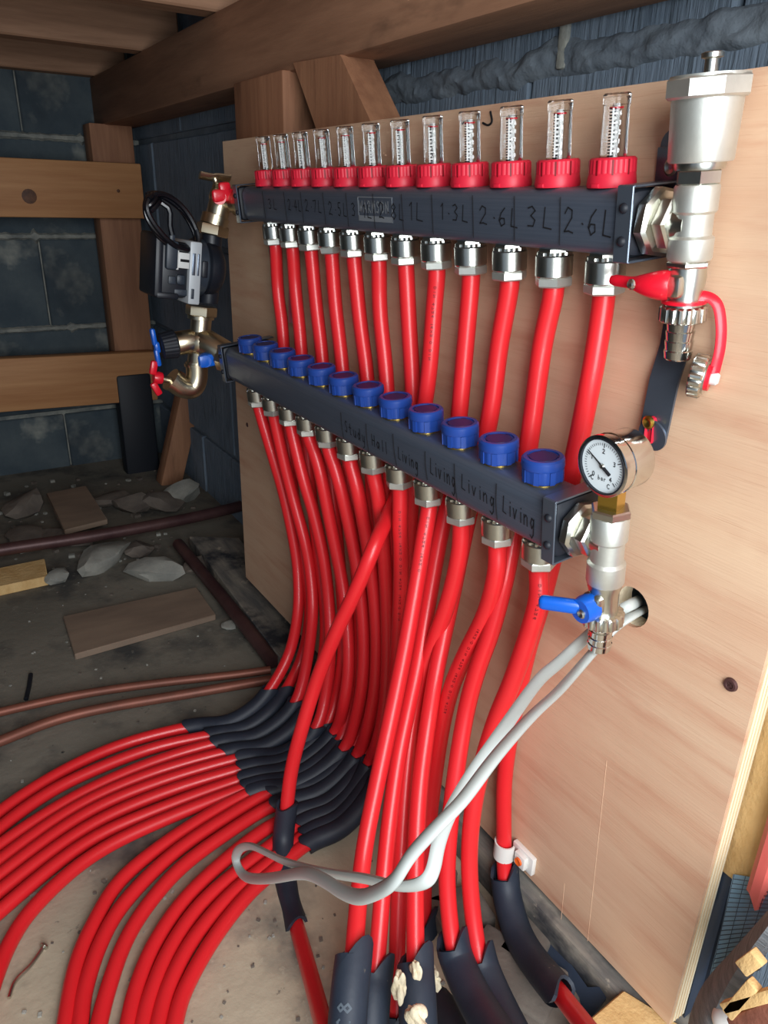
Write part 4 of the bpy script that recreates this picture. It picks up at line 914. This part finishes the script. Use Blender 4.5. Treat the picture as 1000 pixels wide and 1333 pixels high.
# ================================================================== GREY LOOPED CABLE
up_ = [(832, 782, .060), (824, 786, .024), (800, 799, .014), (775, 819, .004), (750, 842, -.016), (725, 865, -.045), (700, 887, -.075), (655, 950, -.135), (612, 1012, -.170), (585, 1060, -.195), (571, 1098, -.210), (565, 1128, -.218), (556, 1146, -.224), (536, 1153, -.228), (510, 1152, -.231), (478, 1144, -.233), (425, 1136, -.235),
       (375, 1123, -.237), (347, 1110, -.238), (326, 1101, -.239), (311, 1106, -.240), (307, 1121, -.241), (320, 1142, -.242), (355, 1143, -.243), (395, 1136, -.244), (422, 1146, -.246), (444, 1160, -.248), (468, 1168, -.249), (494, 1160, -.248), (515, 1145, -.245), (536, 1112, -.236),
       (572, 1073, -.222), (604, 1040, -.205), (645, 985, -.175), (692, 932, -.125), (725, 902, -.080), (752, 872, -.040), (778, 842, -.010), (802, 816, .008), (826, 800, .022), (840, 793, .060)]
bm = B(); pts = relax(crom([P(u, v, 'y', y) for u, v, y in up_], 6), 3); tube(bm, pts, .0039, 12, sq=(.7, 1.15)); 
solo('grey_cable', bm, 'grey', 'pale grey flat cable looping from the hole in the board out over the floor', 'cable')

# ================================================================== FLOOR PIPES, DEBRIS
def fpipe(name, uvz, r, m_, label, cat, group=None):
    bm = B(); tube(bm, relax(crom([P(u, v, 'z', z) for u, v, z in uvz], 8), 2), r, 14); return solo(name, bm, m_, label, cat, group)
fpipe('iron_pipe', [(-60, 729, -.66), (0, 716, -.66), (120, 698, -.665), (240, 676, -.67), (330, 655, -.675)], .0125, 'iron', 'dark brown iron pipe lying across the rubble towards the board', 'pipe')
fpipe('iron_pipe', [(232, 708, -.690), (282, 768, -.695), (325, 822, -.698), (356, 862, -.702)], .0120, 'iron', 'dark brown pipe running along the foot of the board into the black sleeves', 'pipe')
fpipe('copper_pipe', [(-40, 938, -.71), (0, 927, -.71), (100, 905, -.71), (200, 890, -.71), (300, 879, -.71), (352, 872, -.71)], .0065, 'copper', 'copper pipe on the floor, the one nearer the rear wall', 'pipe', 'copper pipes')
fpipe('copper_pipe', [(-40, 980, -.71), (0, 965, -.71), (70, 938, -.71), (140, 921, -.71), (240, 904, -.71), (345, 886, -.71), (375, 882, -.71)], .0075, 'copper', 'copper pipe on the floor, the one nearer the red pipes', 'pipe', 'copper pipes')
def slab(name, uvs, z, th, m_, label, cat, group=None, tilt=0):
    bm = B(); top = [P(u, v, 'z', z) + V(0, 0, tilt * k) for k, (u, v) in enumerate(uvs)]
    a = [bm.verts.new(p) for p in top]; b = [bm.verts.new(p - V(0, 0, th)) for p in top]
    bm.faces.new(a); bm.faces.new(b[::-1])
    for k in range(len(a)): j = (k + 1) % len(a); bm.faces.new((a[k], b[k], b[j], a[j]))
    bmesh.ops.bevel(bm, geom=list(bm.edges), offset=.0015, segments=1, affect='EDGES'); return solo(name, bm, m_, label, cat, group)
M['offcut'] = mat('grey_brown_board', (120, 102, 88), 0.8, col2=(142, 122, 104), scale=5, stretch=(3, 1, 1), bump=0.1)
slab('board_offcut', [(82, 802), (256, 764), (281, 800), (97, 852)], -.708, .0118, 'offcut', 'rectangular brown board offcut lying flat on the concrete floor', 'board')
slab('board_offcut', [(60, 642), (112, 632), (140, 676), (84, 690)], -.665, .012, 'offcut', 'small dark board piece propped on rubble behind the iron pipe', 'board')
slab('timber_offcut', [(-30, 745), (58, 727), (62, 750), (-30, 770)], -.700, .02, 'yellowwood', 'short yellow timber offcut at the left edge of the picture', 'timber')
slab('sole_plate', [(246, 698), (312, 700), (420, 850), (400, 872), (372, 866)], -.690, .028, 'greywood', 'dusty grey timber lying on the floor under the board, far end', 'timber')
# rubble heap
rbl = [((135, 724), (.16, .11, .055), 'rubble', 'large pale stone in front of the iron pipe'), ((205, 742), (.13, .09, .045), 'rubble', 'rounded pale stone right of the large one'),
       ((35, 655), (.16, .10, .06), 'rubbledark', 'brown broken block below the lower rail at the left'), ((75, 752), (.06, .05, .03), 'rubble', 'small grey chip in front of the large pale stone'),
       ((170, 655), (.12, .10, .05), 'rubbledark', 'dark lump behind the iron pipe in the middle'), ((210, 655), (.10, .12, .05), 'rubbledark', 'dark lump behind the iron pipe towards the corner'),
       ((240, 640), (.10, .10, .07), 'rubble', 'grey lump in the corner under the leaning timber'), ((85, 700), (.14, .10, .04), 'rubbledark', 'flat brown fragment just behind the iron pipe'),
       ((30, 700), (.10, .10, .04), 'rubbledark', 'brown fragment at the left end of the iron pipe'), ((298, 815), (.035, .03, .02), 'rubble', 'small stone right of the flat board offcut'),
       ((255, 735), (.07, .07, .03), 'rubbledark', 'dark chip beside the far end of the grey timber'), ((140, 650), (.08, .12, .04), 'rubbledark', 'dark sliver against the rear wall'), ((180, 715), (.07, .07, .03), 'rubbledark', 'dark chip between the two pale stones')]
for k, (uv, s, m_, lab) in enumerate(rbl):
    p = P(uv[0], uv[1], 'z', ZF + s[2] * .35); p.x = max(p.x, XB + .08)
    bm = B(); rock(bm, (p.x, p.y, ZF + s[2] * .38), s, 20 + k, sub=2); solo('rubble_stone', bm, m_, lab, 'stone', 'rubble by the rear wall', smooth=25)
# scattered grit
bm = B(); rnd = random.Random(2)
for k in range(420):
    if k < 260: x, y = rnd.uniform(-1.1, .1), rnd.uniform(-.5, .1)
    else: x, y = rnd.uniform(.1, .62), rnd.uniform(-.45, -.05)
    s = rnd.uniform(.002, .007) * (1.6 if x < -.5 else .55); box(bm, (x, y, ZF + s * .3), (s, s * rnd.uniform(.6, 1.4), s * .6), 0, Matrix.Rotation(rnd.uniform(0, 3), 3, 'Z'), mi=k % 2)
solo('floor_grit', bm, ['rubble', 'rubbledark'], 'scattered mortar crumbs and grit on the concrete floor', 'grit', kind='stuff')
# bent nail and bolt
bm = B(); q = crom([P(12, 1299, 'z', ZF + .003), P(20, 1278, 'z', ZF + .003), P(40, 1257, 'z', ZF + .004), P(57, 1233, 'z', ZF + .004)], 6); tube(bm, q, .0018, 8); lathe(bm, [(0, 0), (.0042, 0), (.0042, .0015), (0, .0015)], 14, axm(q[-1] - q[-2], q[-1])); solo('bent_nail', bm, 'nickel', 'bent steel nail on the floor at the lower left', 'nail')
bm = B(); q = [P(34, 910, 'z', ZF + .003), P(38, 893, 'z', ZF + .003), P(40, 878, 'z', ZF + .003)]; tube(bm, q, .0035, 8); solo('dark_twig', bm, 'rubber', 'short dark stick on the floor behind the copper pipes', 'stick')
# foot of the board at the right: dirty timber, bricks, yellow offcut
bm = B(); box(bm, (.50, YB + .02, -.692), (.54, .06, .056), .004); bmesh.ops.subdivide_edges(bm, edges=list(bm.edges), cuts=2); solo('sole_plate', bm, 'greywood', 'dirty grey timber plate under the near end of the plywood board', 'timber')
for k, (u, v, s, lab) in enumerate([(668, 1270, (.09, .06, .03), 'brown dusty brick piece between the dusty laggings'), (700, 1310, (.08, .05, .025), 'second brown brick piece at the bottom right of the lagging'), (600, 1180, (.06, .05, .02), 'dark fragment behind the front pipes'), (690, 1225, (.07, .04, .03), 'dark brick fragment against the grey timber plate'), (570, 1150, (.05, .04, .02), 'tiny fragment in the shade behind the front pipes')]):
    p = P(u, v, 'z', ZF + .02); bm = B(); box(bm, (p.x, p.y, ZF + s[2] / 2), s, .004, Matrix.Rotation(.4 + k * .5, 3, 'Z')); solo('brick_fragment', bm, 'rubbledark', lab, 'brick', 'brick fragments by the board')
slab('timber_offcut', [(745, 1345), (812, 1288), (905, 1345), (850, 1400)], -.660, .022, 'yellowwood', 'clean yellow timber offcut under the board at the bottom edge', 'timber')
bm = B(); pts = [P(690, 1140, 'y', YB - .003), P(720, 1220, 'z', -.700), P(760, 1262, 'z', -.700), P(800, 1287, 'z', -.696), P(790, 1300, 'z', -.70)]
pl_ = [P(u, v, 'z', z) for u, v, z in ((672, 1170, -.690), (700, 1200, -.69), (740, 1250, -.690), (765, 1285, -.684), (800, 1284, -.672), (770, 1325, -.700), (730, 1290, -.705), (690, 1240, -.708))]
f = bm.faces.new([bm.verts.new(p) for p in pl_]); bmesh.ops.triangulate(bm, faces=[f]); r_ = bmesh.ops.extrude_face_region(bm, geom=list(bm.faces)); 
for v in [g for g in r_['geom'] if isinstance(g, bmesh.types.BMVert)]: v.co.z -= .004
solo('damp_sheet_flap', bm, 'dpc', 'crumpled black sheet lying at the foot of the board', 'sheet')

# beyond the right edge of the board
def sheet(uvyz, nu, th, m_, name, label, cat, **k):
    "grid of world points -> sheet with thickness"
    bm = B(); rows = [[bm.verts.new(p) for p in row] for row in uvyz]
    for A, C in zip(rows, rows[1:]):
        for j in range(len(A) - 1): bm.faces.new((A[j], A[j + 1], C[j + 1], C[j]))
    bmesh.ops.recalc_face_normals(bm, faces=bm.faces); bmesh.ops.solidify(bm, geom=list(bm.faces), thickness=th)
    return solo(name, bm, m_, label, cat, **k)
bm = B(); box(bm, (.735, .086, -.213), (.085, .07, .560), .003); solo('timber_stud', bm, 'yellowwood', 'rough yellow timber stud behind the right edge of the plywood', 'post')
bm = B(); prof = []
for k in range(17):
    x = .737 + k * .0052; y = .042 - (.006 if k % 4 in (1, 2) else 0); prof.append((x, y))
rows = []
for j in range(9):
    z = -.480 + j * .07; rows.append([Vector((x + .010 * 0, y, z + (.006 * math.sin(i_ * 2.1) if j == 0 else 0))) for i_, (x, y) in enumerate(prof)])
sheet(rows, 0, .0015, 'redplastic', 'ribbed_plastic', 'salmon red ribbed plastic strip with a broken lower end at the right edge', 'plastic')
def quad(tl, tr, br_, bl, y0, nu, nv, bulge):
    rows = []
    for j in range(nv + 1):
        f = j / nv; a = Vector(tl).lerp(Vector(bl), f); b = Vector(tr).lerp(Vector(br_), f); row = []
        for k in range(nu + 1):
            q = a.lerp(b, k / nu); row.append(P(q.x, q.y, 'y', y0 + bulge(k / nu, f)))
        rows.append(row)
    return rows
sheet(quad((922, 1118), (960, 1146), (918, 1300), (862, 1352), .056, 6, 8, lambda a, f: .004 * math.sin(a * 9) * (.3 + f)), 0, .0012, 'dpc', 'damp_sheet', 'black plastic damp sheet hanging behind the right edge of the board', 'sheet')
qb = quad((956, 1138), (1030, 1150), (990, 1262), (922, 1285), .050, 10, 12, lambda a, f: -.030 * a * a * (.4 + f) - .004 * math.sin(f * 7))
s_ = sheet(qb, 0, .0010, 'meshblue', 'blue_sheet', 'blue-grey sheet with a fine square grid below the ribbed red plastic', 'sheet')
bm = B(); qf = quad((956, 1138), (1030, 1150), (990, 1262), (922, 1285), .0470, 10, 24, lambda a, f: -.030 * a * a * (.4 + f) - .004 * math.sin(f * 7))
for row in qf[1:]: tube(bm, row, .00032, 4)
for k in range(0, 11, 2): tube(bm, [row[k] for row in qf], .00025, 4)
for v in bm.verts: v.co -= s_.location
gl = part('grid_lines', bm, 'dpc', s_); gl['kind'] = 'stuff'
rows = []
ue, le = crom([(1015, 1178, 0), (985, 1212, 0), (955, 1245, 0), (922, 1282, 0), (905, 1318, 0), (898, 1350, 0)], 4), crom([(1020, 1200, 0), (1000, 1228, 0), (975, 1268, 0), (962, 1300, 0), (950, 1330, 0), (945, 1360, 0)], 4)
for a, b in zip(ue, le):
    rows.append([P(a.x + (b.x - a.x) * k / 5, a.y + (b.y - a.y) * k / 5, 'y', .022 - .012 * math.sin(k / 5 * PI) - .004 * k) for k in range(6)])
sheet(rows, 0, .003, 'felt', 'roofing_felt', 'curled grey felt at the bottom right corner', 'felt')
for u, v, ln, th, ang, lab in ((975, 1252, .022, .011, .35, 'short blocky'), (963, 1300, .046, .009, .22, 'upright'), (980, 1300, .070, .008, .50, 'long slanting')):
    p = P(u + 3, v, 'y', -.028); bm = B(); box(bm, p, (th * .9, .007, ln * .9), .001, Matrix.Rotation(ang, 3, 'Y')); solo('wood_splinter', bm, 'yellowwood', f'{lab} pale wood splinter among the debris at the bottom right', 'wood', 'wood splinters')
p = P(1024, 1315, 'y', -.015); bm = B(); box(bm, p, (.022, .03, .085), .004, Matrix.Rotation(.45, 3, 'Y')); solo('brick', bm, 'brick', 'chipped red-brown brick at the bottom right corner', 'brick')
p = P(948, 1328, 'y', .0); bm = B(); bmesh.ops.create_uvsphere(bm, u_segments=20, v_segments=12, radius=.011, matrix=Matrix.Translation(p)); solo('white_pebble', bm, 'clip', 'small round white pebble at the bottom right', 'pebble')
